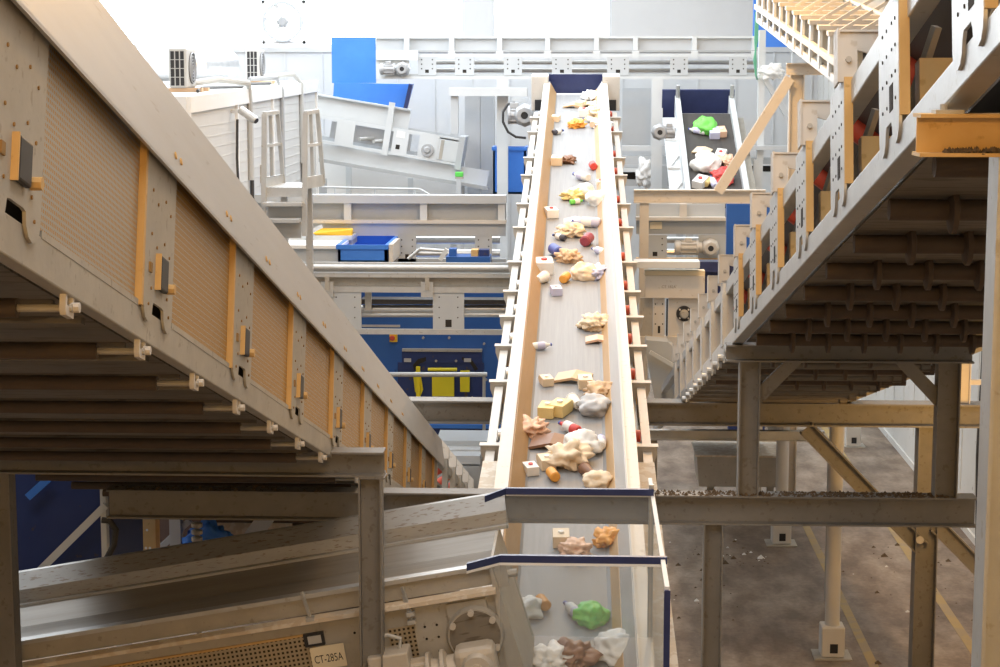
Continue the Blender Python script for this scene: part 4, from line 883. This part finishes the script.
# wall fan
D = YB - .4; c = P(283, 22, D); r = 20 * D / 1918
t = thing('wall_fan', 'large round white ventilation fan in a square frame high in the window band', 'fan', tuple(c))
a, b2 = P(262, 44, D), P(305, 0, D)
m = MB().ring(c, (0, -1, 0), r * .9, r * 1.0, .12, 32); m.build('ring', 'palegrey', t, True)
m = MB()
for q0_, q1_ in (((a.x, a.z), (b2.x, a.z + .08)), ((a.x, b2.z - .08), (b2.x, b2.z)), ((a.x, a.z), (a.x + .08, b2.z)), ((b2.x - .08, a.z), (b2.x, b2.z))): m.box(q0_[0], D, q0_[1], q1_[0], D + .1, q1_[1])
m.build('square_frame', 'white', t, True)
MB().lathe(c + Vector((0, -.15, 0)), c + Vector((0, .1, 0)), [(0, .1), (.2, .14), (1, .14)], 16).build('hub', 'motor', t, True)
for k in range(6):
    a_ = k * math.pi / 3; d = Vector((math.cos(a_), 0, math.sin(a_))); s_ = Vector((-math.sin(a_), 0, math.cos(a_)))
    MB().hexa([c + d * .12 - s_ * .05, c + d * .12 + s_ * .05 + Vector((0, .08, 0)), c + d * r * .9 + s_ * .2 + Vector((0, .1, 0)), c + d * r * .9 - s_ * .12, c + d * .12 - s_ * .05 + Vector((0, .01, 0)), c + d * .12 + s_ * .05 + Vector((0, .09, 0)), c + d * r * .9 + s_ * .2 + Vector((0, .11, 0)), c + d * r * .9 - s_ * .12 + Vector((0, .01, 0))]).build('blade', 'white', t, True)
# stair platform with rails
D = 28.5; s = D / 1918
t = T('crossover_stair', 'aluminium step-over stair with twin handrail frames in front of the white cabin', 'stair', 285, 235, D)
MB().hexa([P(268, 188, D), P(305, 188, D), P(305, 188, D + 1.3), P(268, 188, D + 1.3), P(268, 186.8, D), P(305, 186.8, D), P(305, 188, D + 1.3) + Vector((0, 0, .02)), P(268, 188, D + 1.3) + Vector((0, 0, .02))]) if 0 else None
pz = P(285, 187.5, D).z; xL_, xR_ = P(265, 190, D).x, P(304, 190, D).x
M['grating'] = grille('step_grating', (.6, .6, .58), (.25, .25, .24), .06, .06, .5, axes=(0, 1))
MB().box(xL_, D, pz - .05, xR_, D + 1.3, pz).build('platform', 'grating', t, True)
MB().box(xL_, D - .01, pz - .14, xR_, D + .02, pz - .0).build('nosing', 'galv', t, True)
for k, y in enumerate((203, 219.5)):
    q = P(285, y, D - .3 * (k + 1)); MB().box(xL_, D - .3 * (k + 1), q.z - .05, xR_, D - .3 * (k + 1) + .28, q.z).build('tread', 'galv', t, True)
    MB().box(xL_ + .05, D - .3 * (k + 1) + .26, q.z - .3, xR_, D - .3 * (k + 1) + .28, q.z - .05).build('riser', 'midgrey', t, True)
for xs2, yt, xo in ((262.5, 114, 13), (303.5, 113, 12)):
    base = P(xs2, 236, D - .7); top = P(xs2 + 2, yt, D - .0); b3 = P(xs2 + xo + 2, yt - 2, D + .9); b4 = P(xs2 + xo + 8, 183, D + 1.2)
    MB().bar(P(xs2 + 1, 236, D - .05), top, .075, up=(0, 1, 0)).bar(top, b3, .06).bar(b3, b4, .06, up=(0, 1, 0)).build('handrail', 'galv', t, True)
    mid0 = P(xs2 + 2, 146, D); mid1 = P(xs2 + xo + 4, 144, D + 1.0); MB().bar(mid0, mid1, .045).bar(P(xs2 + xo * .6, yt, D + .5), P(xs2 + xo * .6 + 2, 184, D + .6), .05, up=(0, 1, 0)).build('mid_rail', 'galv', t, True)
    MB().bar(P(xs2 + 2, 183, D + .05), P(xs2 + xo + 8, 180, D + 1.2), .03, .18).build('toe_board', 'galv', t, True)
for x in (xL_ + .1, xR_ - .1): MB().box(x - .05, D + 1.15, 0, x + .05, D + 1.25, pz - .05).build('leg', 'galv', t, True)
# ================================================================== T5 distant feed conveyor facing us
def distant():
    D0 = 42.0; mm, uy5 = frame_mtx(716, 189, D0, 565, -900)
    t = thing('waste_conveyor', 'short steep conveyor with navy hood bringing coloured waste toward the right of the belt head', 'conveyor', mtx=mm)
    def yy(D): return (D - D0) / uy5
    inv = mm.inverted(); s = D0 / 1918
    MB().box(-.58, -.8, -.03, .58, 3.7, 0).build('belt', 'beltdark', t)
    MB().cyl((-.58, 3.7, -.12), (.58, 3.7, -.12), .12, 16).build('head_pulley', 'roller', t)
    MB().box(-.70, -.9, -.3, -.58, 4.3, .18).build('side_frame', 'pale', t); MB().box(.58, -.9, -.3, .70, 4.3, .18).build('side_frame', 'pale', t)
    MB().box(-1.0, -.9, -.25, -.70, 3.9, -.2).build('side_deck', 'pale', t); MB().box(.70, -.9, -.25, .92, 3.9, -.2).build('side_deck', 'galvd', t)
    for q in (.0, 1.3, 2.7): MB().bar((-.97, q, -.17), (-.73, q + .6, -.17), .05).bar((-.99, q, -.17), (-.72, q, -.17), .06).build('deck_brace', 'white', t)
    MB().box(-1.0, 4.35, -.5, .72, 4.4, .30).build('hood', 'navy', t)
    for x in (-.64, .64): MB().cyl((x, 4.2, .1), (x, 4.2, .5), .05, 8).build('hood_pin', 'galv', t)
    for x in (-.6, .5):
        p = mm @ Vector((x, 3.2, -.3)); MB().box(p.x - .08, p.y - .08, 0, p.x + .08, p.y + .08, p.z).build('leg', 'palegrey', t, True)
        p = mm @ Vector((x, -.6, -.3)); MB().box(p.x - .08, p.y - .08, 0, p.x + .08, p.y + .08, p.z).build('leg', 'palegrey', t, True)
    return mm, t
m5, t5 = distant()
t = T('belt_motor', 'pale gear motor at the left side frame of the steep waste conveyor', 'motor', 665, 130, 42.3); gearmotor(t, 665, 132, 42.3, 20, 17, flip=-1)
# rails behind
t = T('rear_machine_rails', 'pale stacked machine rails right of the belt head, behind the posts', 'machine', 645, 170, 47)
for y0, y1, m_ in ((146, 151, 'pale'), (156, 164, 'palegrey'), (168, 172, 'pale'), (180, 186, 'midgrey')): px(t, 'rail', m_, 622, y0, 672, y1, 47, .3)
px(t, 'dark_gap', 'hole', 622, 172, 672, 180, 47.3, .1); px(t, 'upright', 'palegrey', 660, 166, 668, 192, 46.9, .2)
px(t, 'rail', 'palegrey', 742, 146, 790, 150, 47, .3); px(t, 'rail', 'midgrey', 742, 158, 785, 164, 47, .3); px(t, 'rail', 'pale', 742, 172, 785, 176, 47, .3); px(t, 'dark_gap', 'hole', 750, 166, 785, 172, 47.2, .1)
t = T('wall_board', 'tall pale board against the back wall beneath the high conveyor', 'board', 632, 145, 50); px(t, 'board', 'palegrey', 622, 88, 651, 146, 50, .1)
# crumpled film on the rails
def blob(name, c, s, m, seed=0, sc=(1, 1, 1), sub=3, amp=.35, freq=2.0):
    import bmesh
    bm = bmesh.new(); bmesh.ops.create_icosphere(bm, subdivisions=sub + 1, radius=1)
    for f in bm.faces: f.smooth = True
    for v in bm.verts:
        n = noise.fractal(v.co * freq + Vector((seed * 3.7, seed * 1.3, 0)), 1.0, 2.0, 3); v.co *= (1 + amp * n * 1.6); v.co = Vector((v.co.x * sc[0], v.co.y * sc[1], v.co.z * sc[2])) * s
    me = bpy.data.meshes.new(name); bm.to_mesh(me); bm.free(); me.materials.append(M[m])
    o = bpy.data.objects.new(name, me); COL.objects.link(o); o.location = c; return o
tag(blob('plastic_film', P(645, 173, 46.88), .30, 'white', 3, (.7, .5, 1.1)), 'white crumpled plastic film caught beside the white post', 'film')
tag(blob('plastic_film', P(771, 72, 44), .22, 'white', 4, (1.3, .6, .8)), 'white crumpled film lying at the rail end near the amber post', 'film')
# ================================================================== amber post with brace
D = 31.2
t = T('braced_post', 'amber lit H-post with cap beam and long diagonal brace', 'post', 800, 180, D)
m = MB(); x = P(789, 120, D).x; m.hbeam((x + .12, D + .1, 0), (x + .12, D + .1, P(800, 75, D).z), .24, .2, .02, up=(1, 0, 0)); m.build('shaft', 'cream', t, True)
m = MB(); cross(m, 787, 835, 63, 75, 800, D, .2, .02); m.build('cap_beam', 'cream', t, True)
MB().hbeam(P(718, 192, D), P(790, 78, D), .14, .16, .02, up=(0, 1, 0)).build('diagonal_brace', 'cream', t, True)
t = T('rear_braced_post', 'pale grey post with thin diagonal brace behind the amber post', 'post', 760, 150, 44)
px(t, 'shaft', 'pale', 757, 30, 766, 160, 44, .2); MB().bar(P(764, 78, 44), P(796, 130, 44), .12).build('diagonal_brace', 'palegrey', t, True)
px(t, 'foot_beam', 'palegrey', 742, 146, 800, 150, 43.8, .2); MB().box(P(757, 1, 44).x, 44, 0, P(766, 1, 44).x, 44.2, P(757, 160, 44).z).build('lower_shaft', 'pale', t, True)
m = MB(); 
for k in range(3): m.tube([P(756 + k, 12, 43.5), P(755 + k * 1.2, 40, 43.5), P(756 - k, 60, 43.5), P(756, 76, 43.5), P(757, 79, 43.9), P(758, 79, 46.0)], .02)
M['greenhose'] = mat('green_hose', (.12, .4, .25), .5); tag(m.build('green_hose', 'greenhose'), 'thin green hose hanging by the pale post at the start of the high conveyor', 'hose')
t = T('machine_flank', 'blue panel behind the upper ladder-like conveyor', 'panel', 775, 45, 47); px(t, 'panel', 'bluebright', 753, -5, 790, 47, 48.6, .2); px(t, 'leg', 'pale', 786, 47, 792, 380, 48.6, .2)
# ================================================================== T6 upper conveyor with handrail
def upper():
    a = P(757, 22, 36); b = P(862, 104, 22); u = (b - a).normalized(); w = Vector((0, 0, 1)).cross(u).normalized(); n = u.cross(w).normalized()
    mm = Matrix((u, w, n)).transposed().to_4x4(); mm.translation = a
    t = thing('walkway_conveyor', 'pale conveyor with handrail coming down from the far blue panel, behind the trough conveyor', 'conveyor', mtx=mm)
    L = (b - a).length
    MB().box(0, -.02, 0, L, .04, .10).build('lower_rail', 'pale', t); MB().box(0, -.06, .24, L, .0, .33).build('mid_rail', 'cream', t)
    MB().box(0, 1.1, 0, L, 1.16, .12).build('far_lower_rail', 'pale', t)
    MB().box(0, .12, .40, L, 1.0, .43).build('belt', 'beltdark', t)
    N_ = 13; ps = None; 
    for k in range(N_):
        x = .35 + k * (L / N_)
        if ps is None:
            ps = MB().box(-.12, -.04, .05, .06, .0, .57).box(-.12, 0, .1, -.09, .1, .57).build('post', 'pale', t); ps.location = (x, 0, 0); x00 = x
            MB().box(-.14, -.06, .56, .08, 1.1, .62).build('cross_cap', 'cream', ps)
            MB().bar((0, .1, .62), (.0, .95, 1.15), .045).build('handrail_post', 'cream', ps)
            MB().cyl((0, .1, .48), (0, 1.0, .48), .06, 10).build('roller', 'black', ps)
        else: copy_part(ps, (x - x00, 0, 0))
    MB().box(0, .93, 1.14, L, 1.0, 1.20).build('handrail', 'cream', t); MB().box(0, .50, .86, L, .53, .90).build('handrail', 'cream', t)
    return mm
m6 = upper()
# row of round lamps along a ceiling tray, upper right
t = thing('lamp_tray', 'grey lamp tray with round white lamps sloping above the handrailed conveyor', 'lamp tray', tuple(P(850, 4, 32)))
a, b = P(800, -34, 36), P(905, 34, 30)
MB().bar(a, b, .5, .12).build('tray', 'palegrey', t, True); MB().bar(a + Vector((0, 0, .2)), b + Vector((0, 0, .2)), .7, .05).build('tray_lid', 'pale', t, True)
M['lamp'] = mat('lamp_glow', (1, 1, 1), .5, emit=(1, .97, .9), estr=6)
for k in range(7):
    p = a + (b - a) * (.38 + .1 * k) + Vector((0, -.26, -.02)); MB().lathe(p, p + Vector((0, -.06, -.06)), [(0, .10), (1, .09)], 16).build('lamp', 'lamp', t, True)
# ================================================================== LEFT LOWER BACKGROUND
t = T('navy_machine', 'dark navy machine flank with pale diagonal rails, low behind the feeder conveyor', 'machine', 60, 600, 17.5)
px(t, 'flank', 'bluedark', -60, 440, 103, 640, 17.5, 1.5)
MB().bar(P(20, 590, 17.3), P(106, 505, 17.3), .05, .07).build('rail', 'pale', t, True); MB().bar(P(28, 497, 17.3), P(48, 479, 17.3), .05, .07).build('rail', 'bluebright', t, True); px(t, 'edge_angle', 'pale', 102, 478, 105, 565, 17.3, .1)
m = MB().tube([P(102, 520, 17), P(110, 521, 17), P(116, 530, 17), P(114, 545, 17), P(106, 560, 17)], .03); tag(m.build('cable', 'cable'), 'thick dark cable looping beside the navy machine flank', 'cable')
t = T('frame_door', 'grey framed door panel under the long crossbeam beside the navy machine', 'panel', 120, 560, 19); px(t, 'frame', 'palegrey', 106, 522, 134, 600, 19, .1); px(t, 'infill', 'motor', 109, 526, 131, 600, 18.96, .05)
t = T('tan_post', 'tan drilled steel post under the long crossbeam', 'post', 148, 560, 19.5); px(t, 'shaft', 'orangepart', 143, 470, 154, 600, 19.5, .2)
for x, y in ((146, 548), (150, 548), (147, 530), (151, 500)): MB().disc(P(x, y, 19.5), (0, -1, 0), .015, 6, .005).build('bolt', 'white', t, True)
t = T('brown_cabinet', 'dark brown cabinet in the gap behind the tan post', 'cabinet', 180, 560, 21.5)
M['brown'] = mat('brown_cabinet_paint', (.14, .09, .075), .6, 0, (.18, .12, .1), 2., .5); px(t, 'body', 'brown', 104, 470, 201, 600, 21.5, .6)
t = T('ochre_cabinet', 'ochre textured cabinet beside the brown cabinet, with pale diagonal strips', 'cabinet', 240, 540, 22.5); px(t, 'body', 'creamdirt', 212, 470, 285, 600, 22.5, .5)
MB().bar(P(246, 545, 22.2), P(268, 515, 22.2), .2, .05, up=(0, 1, 0)).build('strip', 'pale', t, True)
t = T('slim_post', 'slim pale post seen in the gap under the long crossbeam', 'post', 175, 560, 20.5); px(t, 'shaft', 'palegrey', 171, 470, 179, 600, 20.5, .15); MB().bar(P(155, 553, 20.6), P(190, 520, 20.6), .07).build('brace', 'palegrey', t, True)
tag(blob('blue_bag', P(208, 545, 20.5), .25, 'bluebright', 5, (1, .6, 1)), 'crumpled blue bag in the gap behind the feeder conveyor', 'bag')
t = T('valve_stack', 'small grey valve stack in the gap behind the feeder conveyor', 'valve', 196, 540, 20); m = MB()
m.cyl(P(197, 556, 20), (P(197, 556, 20).x, P(197, 556, 20).y, 0), .03)
for k in range(5): m.lathe(P(197, 556 - 7 * k, 20), P(197, 550 - 7 * k, 20), [(0, .03), (.2, .06), (.8, .06), (1, .03)], 10)
m.build('body', 'galvd', t, True)
t = T('pale_post', 'pale upright post with brown panel, just above the end of the long crossbeam', 'post', 120, 488, 24); px(t, 'shaft', 'pale', 117, 470, 127, 522, 23.8, .15); px(t, 'lower_shaft', 'palegrey', 118, 522, 126, 680, 23.8, .12)
# ================================================================== WASTE ON THE BELTS
def wm(name, c, r=.5): M[name] = mat('waste_' + name, c, r, 0, tuple(min(1, v * 1.12 + .01) for v in c), 6., .5)
for n_, c_ in dict(wcream=(.82, .66, .46), wtan=(.68, .46, .27), wwhite=(.85, .84, .80), worange=(.85, .38, .06), wred=(.68, .07, .06), wblue=(.08, .12, .42), wgreen=(.18, .68, .10), wbrown=(.26, .13, .07), wpeach=(.85, .55, .38), wyellow=(.85, .66, .28), wgrey=(.5, .5, .5), wlav=(.6, .6, .78), wdark=(.07, .07, .09), wmaroon=(.32, .05, .07)).items(): wm(n_, c_)
def on_belt(px_, py_, mm, h=0.):
    inv = mm.inverted(); o = inv @ CAM; d = inv.to_3x3() @ ray(px_, py_); t_ = (h - o.z) / d.z; return o + d * t_
CN = {}
def waste(kind, col, mm, px_, py_, size, label, seed=0, sy=1.0):
    rr = random.Random(seed * 77 + 5); size *= 1.08 if seed < 100 else 1.0; h = size * .35
    p = on_belt(px_, py_, mm, h * .6); ang = rr.uniform(-.5, .5) + (0 if kind != 'bottle' else rr.choice((0, .9, -1)))
    names = dict(box='drinks_carton', bottle='plastic_bottle', can='drink_can', paper='crumpled_paper', bag='plastic_bag', board='cardboard_piece', cup='paper_cup', tube='bent_tube')
    cats = dict(box='carton', bottle='bottle', can='can', paper='paper', bag='bag', board='cardboard', cup='cup', tube='tube')
    s = size / 2; m = MB(); kids = []
    if kind == 'box':
        W, Hh, L_ = s * .55, s * .4, s; m.prism([(-W, -L_, 0), (W, -L_, 0), (W, -L_, Hh * 2), (-W, -L_, Hh * 2)], (0, L_ * 1.6, 0))
        m.hexa([(-W, L_ * .6, 0), (W, L_ * .6, 0), (W, L_ * .95, Hh * .9), (-W, L_ * .95, Hh * .9), (-W, L_ * .6, Hh * 2), (W, L_ * .6, Hh * 2), (W, L_ * .98, Hh * 1.1), (-W, L_ * .98, Hh * 1.1)])
        kids.append(('cap', MB().cyl((0, -L_ * .2, Hh * 2), (0, -L_ * .2, Hh * 2 + s * .12), s * .2, 10), 'wwhite' if col != 'wwhite' else 'wred'))
    elif kind == 'bottle':
        r = s * .34; m.lathe((0, -s, r), (0, s, r), [(0, r * .8), (.05, r), (.3, r), (.35, r * .9), (.4, r), (.65, r), (.8, r * .5), (.88, r * .32), (.94, r * .32)], 14)
        kids.append(('cap', MB().cyl((0, s * .86, r), (0, s * 1.0, r), r * .4, 10), 'wblue')); kids.append(('wrapper', MB().lathe((0, -s * .4, r), (0, s * .3, r), [(0, r * 1.02), (1, r * 1.02)], 14), 'wwhite' if col != 'wwhite' else 'wlav'))
    elif kind == 'can':
        r = s * .45; m.lathe((0, -s * .8, r), (0, s * .8, r), [(0, r * .75), (.06, r), (.94, r), (1, r * .75)], 16); kids.append(('lid', MB().cyl((0, s * .8, r), (0, s * .82, r), r * .72, 14), 'wgrey'))
    elif kind == 'cup':
        m.lathe((0, -s * .7, s * .45), (0, s * .7, s * .45), [(0, s * .32), (.93, s * .5), (.95, s * .54), (1, s * .54)], 16)
    elif kind == 'board':
        for (xx, zz, a2) in ((-s, 0, .18), ):
            a_, b_2, c_2 = (-s, -s * .7, 0), (0, -s * .7, s * .22), (s * .9, -s * .6, 0)
            m.prism([a_, b_2, c_2, (c_2[0], c_2[1], .03), (0, -s * .7, s * .22 + .03), (-s, -s * .7, .03)], (s * .1, s * 1.5, 0))
    elif kind == 'tube':
        m.tube([(-s * .3, -s, .05), (-s * .4, -s * .3, .08), (-s * .1, s * .3, .1), (s * .3, s * .8, .08)], s * .22, 10)
    if kind in ('paper', 'bag'):
        o = blob(names[kind], (0, 0, 0), s, col, seed, (1, 1.15 * sy, .55 if kind == 'paper' else .7), 3, .38 if kind == 'paper' else .22, 2.4 if kind == 'paper' else 1.4)
        lz = s * .36
    else:
        o = m.build(names[kind], col, bevel=s * .04 if kind == 'box' else 0); lz = 0
    q = mm @ Vector((p.x, p.y, .004 + lz)); o.location = q; o.rotation_euler = (mm.to_3x3() @ Matrix.Rotation(ang, 3, 'Z')).to_euler()
    gn = dict(box='cartons', bottle='bottles', can='drink cans', paper='crumpled papers', bag='plastic bags', board='cardboard pieces', cup='paper cups', tube='tubes')[kind]
    tag(o, label, cats[kind], gn + (' on the long inclined belt' if seed < 100 else ' on the steep waste conveyor'))
    for nm, mb_, c_ in kids: mb_.build(nm, c_, o)
    return o
WL_ = [
 ('paper', 'wwhite', 593, 96, .38, 'white crumpled paper on top of the heap right under the navy hood'),
 ('box', 'wcream', 581, 104, .30, 'cream carton in the heap right under the navy hood'),
 ('cup', 'wwhite', 600, 104, .30, 'white paper cup in the heap right under the navy hood'),
 ('bottle', 'wyellow', 590, 119, .30, 'yellow bottle at the foot of the heap under the navy hood'),
 ('box', 'wwhite', 600, 183, .24, 'small white carton at the skirt just above the large white crumpled bag'),
 ('board', 'wwhite', 575, 218, .34, 'white card lying flat above the dark bottle and the tan wrapper'),
 ('bottle', 'wwhite', 599, 250, .30, 'white bottle at the skirt between the crimson can and the lavender paper'),
 ('box', 'wlav', 556, 290, .24, 'lavender carton just under the orange can at mid height'),
 ('bottle', 'wwhite', 541, 345, .26, 'small white bottle alone near the amber skirt on the bare stretch'),
 ('cup', 'wwhite', 575, 403, .28, 'white paper cup between the yellow cartons and the grey bag'),
 ('bottle', 'wwhite', 601, 440, .30, 'white bottle along the skirt beside the white bag on the lower belt'),
 ('box', 'wwhite', 530, 468, .22, 'white carton at the amber skirt above the navy edged screen'),
 ('board', 'wcream', 591, 101, .52, 'large cream cardboard sheet at the very top of the belt, under the navy hood'),
 ('board', 'wtan', 574, 103, .40, 'tan cardboard flap at the top edge of the belt, next to the large cream sheet'),
 ('paper', 'wcream', 598, 112, .42, 'cream crumpled paper against the skirt just below the navy hood'),
 ('box', 'wwhite', 584, 112, .36, 'white carton in the cluster just below the navy hood'),
 ('paper', 'worange', 576, 124, .30, 'orange crumpled wrapper below the cluster at the belt top'),
 ('box', 'wcream', 556, 118, .28, 'small cream carton alone near the belt top, on the side of the drive motor'),
 ('paper', 'wwhite', 602, 124, .34, 'white crumpled paper at the skirt below the cream cluster'),
 ('bottle', 'wdark', 558, 131, .30, 'dark bottle below the small cream carton near the belt top'),
 ('cup', 'wpeach', 594, 124, .34, 'peach paper cup in the cluster at the belt top'),
 ('box', 'wcream', 557, 160, .34, 'cream carton in the upper third of the belt, beside a brown scrap'),
 ('paper', 'wbrown', 568, 160, .24, 'brown crumpled scrap beside the cream carton in the upper third'),
 ('can', 'wred', 593, 166, .28, 'bright red can in the upper third of the belt'),
 ('bottle', 'wwhite', 581, 175, .40, 'clear white bottle below the bright red can'),
 ('paper', 'wyellow', 574, 195, .32, 'pale yellow crumpled paper above the white carton'),
 ('bag', 'wwhite', 583, 192, .36, 'white plastic bag amid yellow and green scraps'),
 ('bottle', 'wgreen', 577, 201, .24, 'small green bottle at the foot of the pale yellow paper'),
 ('bag', 'wwhite', 600, 199, .40, 'large white crumpled bag against the skirt level with the yellow paper'),
 ('box', 'wwhite', 551, 212, .32, 'white carton lying alone on the side of the stair platform'),
 ('bottle', 'wlav', 586, 221, .42, 'pale lavender bottle just above the crimson can'),
 ('paper', 'wcream', 571, 230, .36, 'cream crumpled paper beside the crimson can'),
 ('can', 'wmaroon', 587, 240, .34, 'dark crimson can below the lavender bottle'),
 ('bottle', 'wdark', 559, 236, .26, 'small dark bottle above the navy can'),
 ('can', 'wblue', 556, 251, .34, 'navy blue can at mid height of the belt'),
 ('paper', 'wtan', 569, 256, .32, 'tan crumpled wrapper beside the navy blue can'),
 ('box', 'wwhite', 544, 265, .42, 'long white carton close to the amber skirt, below the navy can'),
 ('bag', 'wcream', 584, 272, .36, 'cream plastic bag at mid height of the belt'),
 ('paper', 'wlav', 599, 272, .32, 'lavender crumpled paper beside the cream plastic bag'),
 ('can', 'worange', 565, 278, .26, 'orange can just below mid height of the belt'),
 ('cup', 'wwhite', 541, 279, .30, 'white paper cup near the amber skirt below the long white carton'),
 ('paper', 'wcream', 595, 322, .34, 'cream crumpled paper alone on the bare stretch of the belt'),
 ('board', 'wpeach', 597, 337, .28, 'peach cardboard scrap under the lone cream paper'),
 ('box', 'wcream', 546, 380, .22, 'narrow cream carton standing out near the amber skirt at the lower belt'),
 ('board', 'wtan', 573, 373, .40, 'tan cardboard piece above the yellow carton'),
 ('box', 'wcream', 585, 381, .28, 'cream carton next to the tan cardboard piece'),
 ('paper', 'wtan', 600, 390, .30, 'tan crumpled paper at the skirt beside the cream carton'),
 ('box', 'wyellow', 548, 409, .30, 'yellow carton in the crowded lower part of the belt'),
 ('box', 'wyellow', 561, 407, .32, 'second yellow carton, on the inner side of the first one'),
 ('bag', 'wgrey', 595, 406, .34, 'grey plastic bag on the lower belt by the skirt'),
 ('paper', 'wpeach', 531, 427, .30, 'peach crumpled paper touching the amber skirt on the lower belt'),
 ('bottle', 'wred', 569, 426, .32, 'red bottle with white wrapper on the lower belt'),
 ('board', 'wbrown', 551, 437, .42, 'brown cardboard piece below the yellow cartons'),
 ('bag', 'wwhite', 583, 443, .36, 'white plastic bag beside the brown cardboard'),
 ('paper', 'wcream', 568, 455, .40, 'cream crumpled paper just below the white bag'),
 ('box', 'wcream', 546, 461, .26, 'small cream carton above the navy edged screen'),
 ('bottle', 'wgreen', 557, 462, .22, 'thin green bottle above the navy edged screen'),
 ('can', 'worange', 553, 475, .22, 'orange can right above the navy edged screen'),
 ('cup', 'wbrown', 588, 472, .24, 'brown cup above the navy edged screen'),
 ('bag', 'wcream', 598, 480, .26, 'cream bag touching the navy edge of the screen'),
 ('box', 'wcream', 561, 537, .26, 'cream carton seen through the screen below the long crossbeam'),
 ('paper', 'wpeach', 576, 548, .24, 'peach paper seen through the screen under the long crossbeam'),
 ('paper', 'worange', 610, 538, .26, 'orange wrapper seen through the screen by the skirt'),
 ('can', 'worange', 543, 603, .20, 'orange can seen through the nearer screen'),
 ('bag', 'wwhite', 527, 608, .24, 'white bag seen through the nearer screen beside the orange can'),
 ('bottle', 'wlav', 572, 608, .26, 'lavender bottle behind the nearer screen beside the green bag'),
 ('bag', 'wgreen', 591, 615, .26, 'bright green plastic bag behind the nearer screen'),
 ('tube', 'worange', 524, 648, .34, 'bent orange tube at the foot of the belt'),
 ('bag', 'wwhite', 618, 648, .34, 'large white plastic bag at the foot of the belt'),
 ('paper', 'wwhite', 549, 660, .32, 'white crumpled paper at the foot of the belt between orange tube and green bag'),
 ('paper', 'wbrown', 575, 655, .30, 'brown crumpled paper at the foot of the belt'),
]
for i, (k, c_, a_, b_, s_, lab) in enumerate(WL_): waste(k, c_, mc, a_, b_, s_, lab, i)
W5 = [('bag', 'wgreen', 706, 126, .55, 'bright green bag high on the steep waste conveyor'), ('bottle', 'wwhite', 697, 130, .42, 'white bottle beside the green bag on the steep waste conveyor'),
 ('box', 'wlav', 714, 132, .42, 'lavender carton beside the green bag on the steep waste conveyor'), ('box', 'wpeach', 721, 131, .38, 'peach carton near the frame of the steep waste conveyor'),
 ('board', 'wcream', 702, 149, .4, 'cream cardboard above the big white bag on the steep waste conveyor'), ('bag', 'wwhite', 706, 162, .62, 'big white bag in the middle of the steep waste conveyor'),
 ('bottle', 'wyellow', 713, 156, .4, 'yellow bottle beside the big white bag on the steep waste conveyor'), ('box', 'wwhite', 721, 154, .4, 'white carton by the frame on the steep waste conveyor'),
 ('paper', 'wpeach', 727, 160, .34, 'peach paper near the diagonal brace on the steep waste conveyor'), ('box', 'wwhite', 701, 181, .46, 'white carton at the foot of the steep waste conveyor'),
 ('bottle', 'wlav', 713, 181, .46, 'lavender bottle at the foot of the steep waste conveyor'), ('can', 'wyellow', 707, 182, .34, 'yellow can between carton and bottle at the foot of the steep waste conveyor'),
 ('paper', 'wred', 723, 176, .46, 'red crumpled wrapper low on the steep waste conveyor')]
for i, (k, c_, a_, b_, s_, lab) in enumerate(W5): waste(k, c_, m5, a_, b_, s_, lab, 100 + i)
for o in list(COL.objects):
    if o.parent is None and 'label' in o:
        k = o.name.split('.')[0]
        g = dict(steel_column='white steel columns on the floor', air_conditioner='air conditioners on the cabin roof', wood_block='wooden blocks under the air conditioners', splash_screen='splash screens across the belt', steel_post='posts under the high conveyor', transverse_conveyor='conveyors crossing behind the belt', conduit='conduits on the cabin', plastic_film='film scraps caught on the frames').get(k)
        if g: o['group'] = g
# ================================================================== LIGHT
def area(name, loc, rot, sx, sy, e, col):
    l = bpy.data.lights.new(name, 'AREA'); l.shape = 'RECTANGLE'; l.size = sx; l.size_y = sy; l.energy = e; l.color = col
    o = bpy.data.objects.new(name, l); COL.objects.link(o); o.location = loc; o.rotation_euler = Euler([math.radians(v) for v in rot]); return o
COOL = (.90, .95, 1.0); WARM = (1.0, .53, .12)
area('skylight', (-8, 40, ZC - .2), (0, 0, 0), 22, 16, 4600, COOL)
area('skylight', (-6, 22, ZC - .2), (0, 0, 0), 16, 10, 1500, COOL)
area('skylight', (-2, 6, ZC - .2), (0, 0, 0), 10, 8, 780, COOL)
def lamp(name, loc, e, col, r=.35):
    l = bpy.data.lights.new(name, 'POINT'); l.energy = e; l.color = col; l.shadow_soft_size = r
    o = bpy.data.objects.new(name, l); COL.objects.link(o); o.location = loc; return o
lamp('sodium_light', (.3, -5.0, 9.8), 1150, WARM)
lamp('sodium_light', (.2, 11.0, 10.5), 220, WARM)
lamp('sodium_light', (1.6, 27.0, 11.0), 1000, WARM)
lamp('sodium_light', (4.6, 21.0, 3.2), 120, WARM)  # unseen lamp added low over the floor to warm it
w = bpy.data.worlds.new('world'); scene.world = w; w.use_nodes = True; w.node_tree.nodes['Background'].inputs[0].default_value = (.8, .87, 1, 1); w.node_tree.nodes['Background'].inputs[1].default_value = .15
vs = scene.view_settings; vs.view_transform = 'Standard'; vs.look = 'None'; vs.gamma = 1; vs.use_curve_mapping = False; vs.exposure = 0.0
scene.cycles.max_bounces = 6; scene.cycles.diffuse_bounces = 3; scene.cycles.transparent_max_bounces = 8; scene.cycles.use_denoising = True
scene.cycles.sample_clamp_indirect = 4
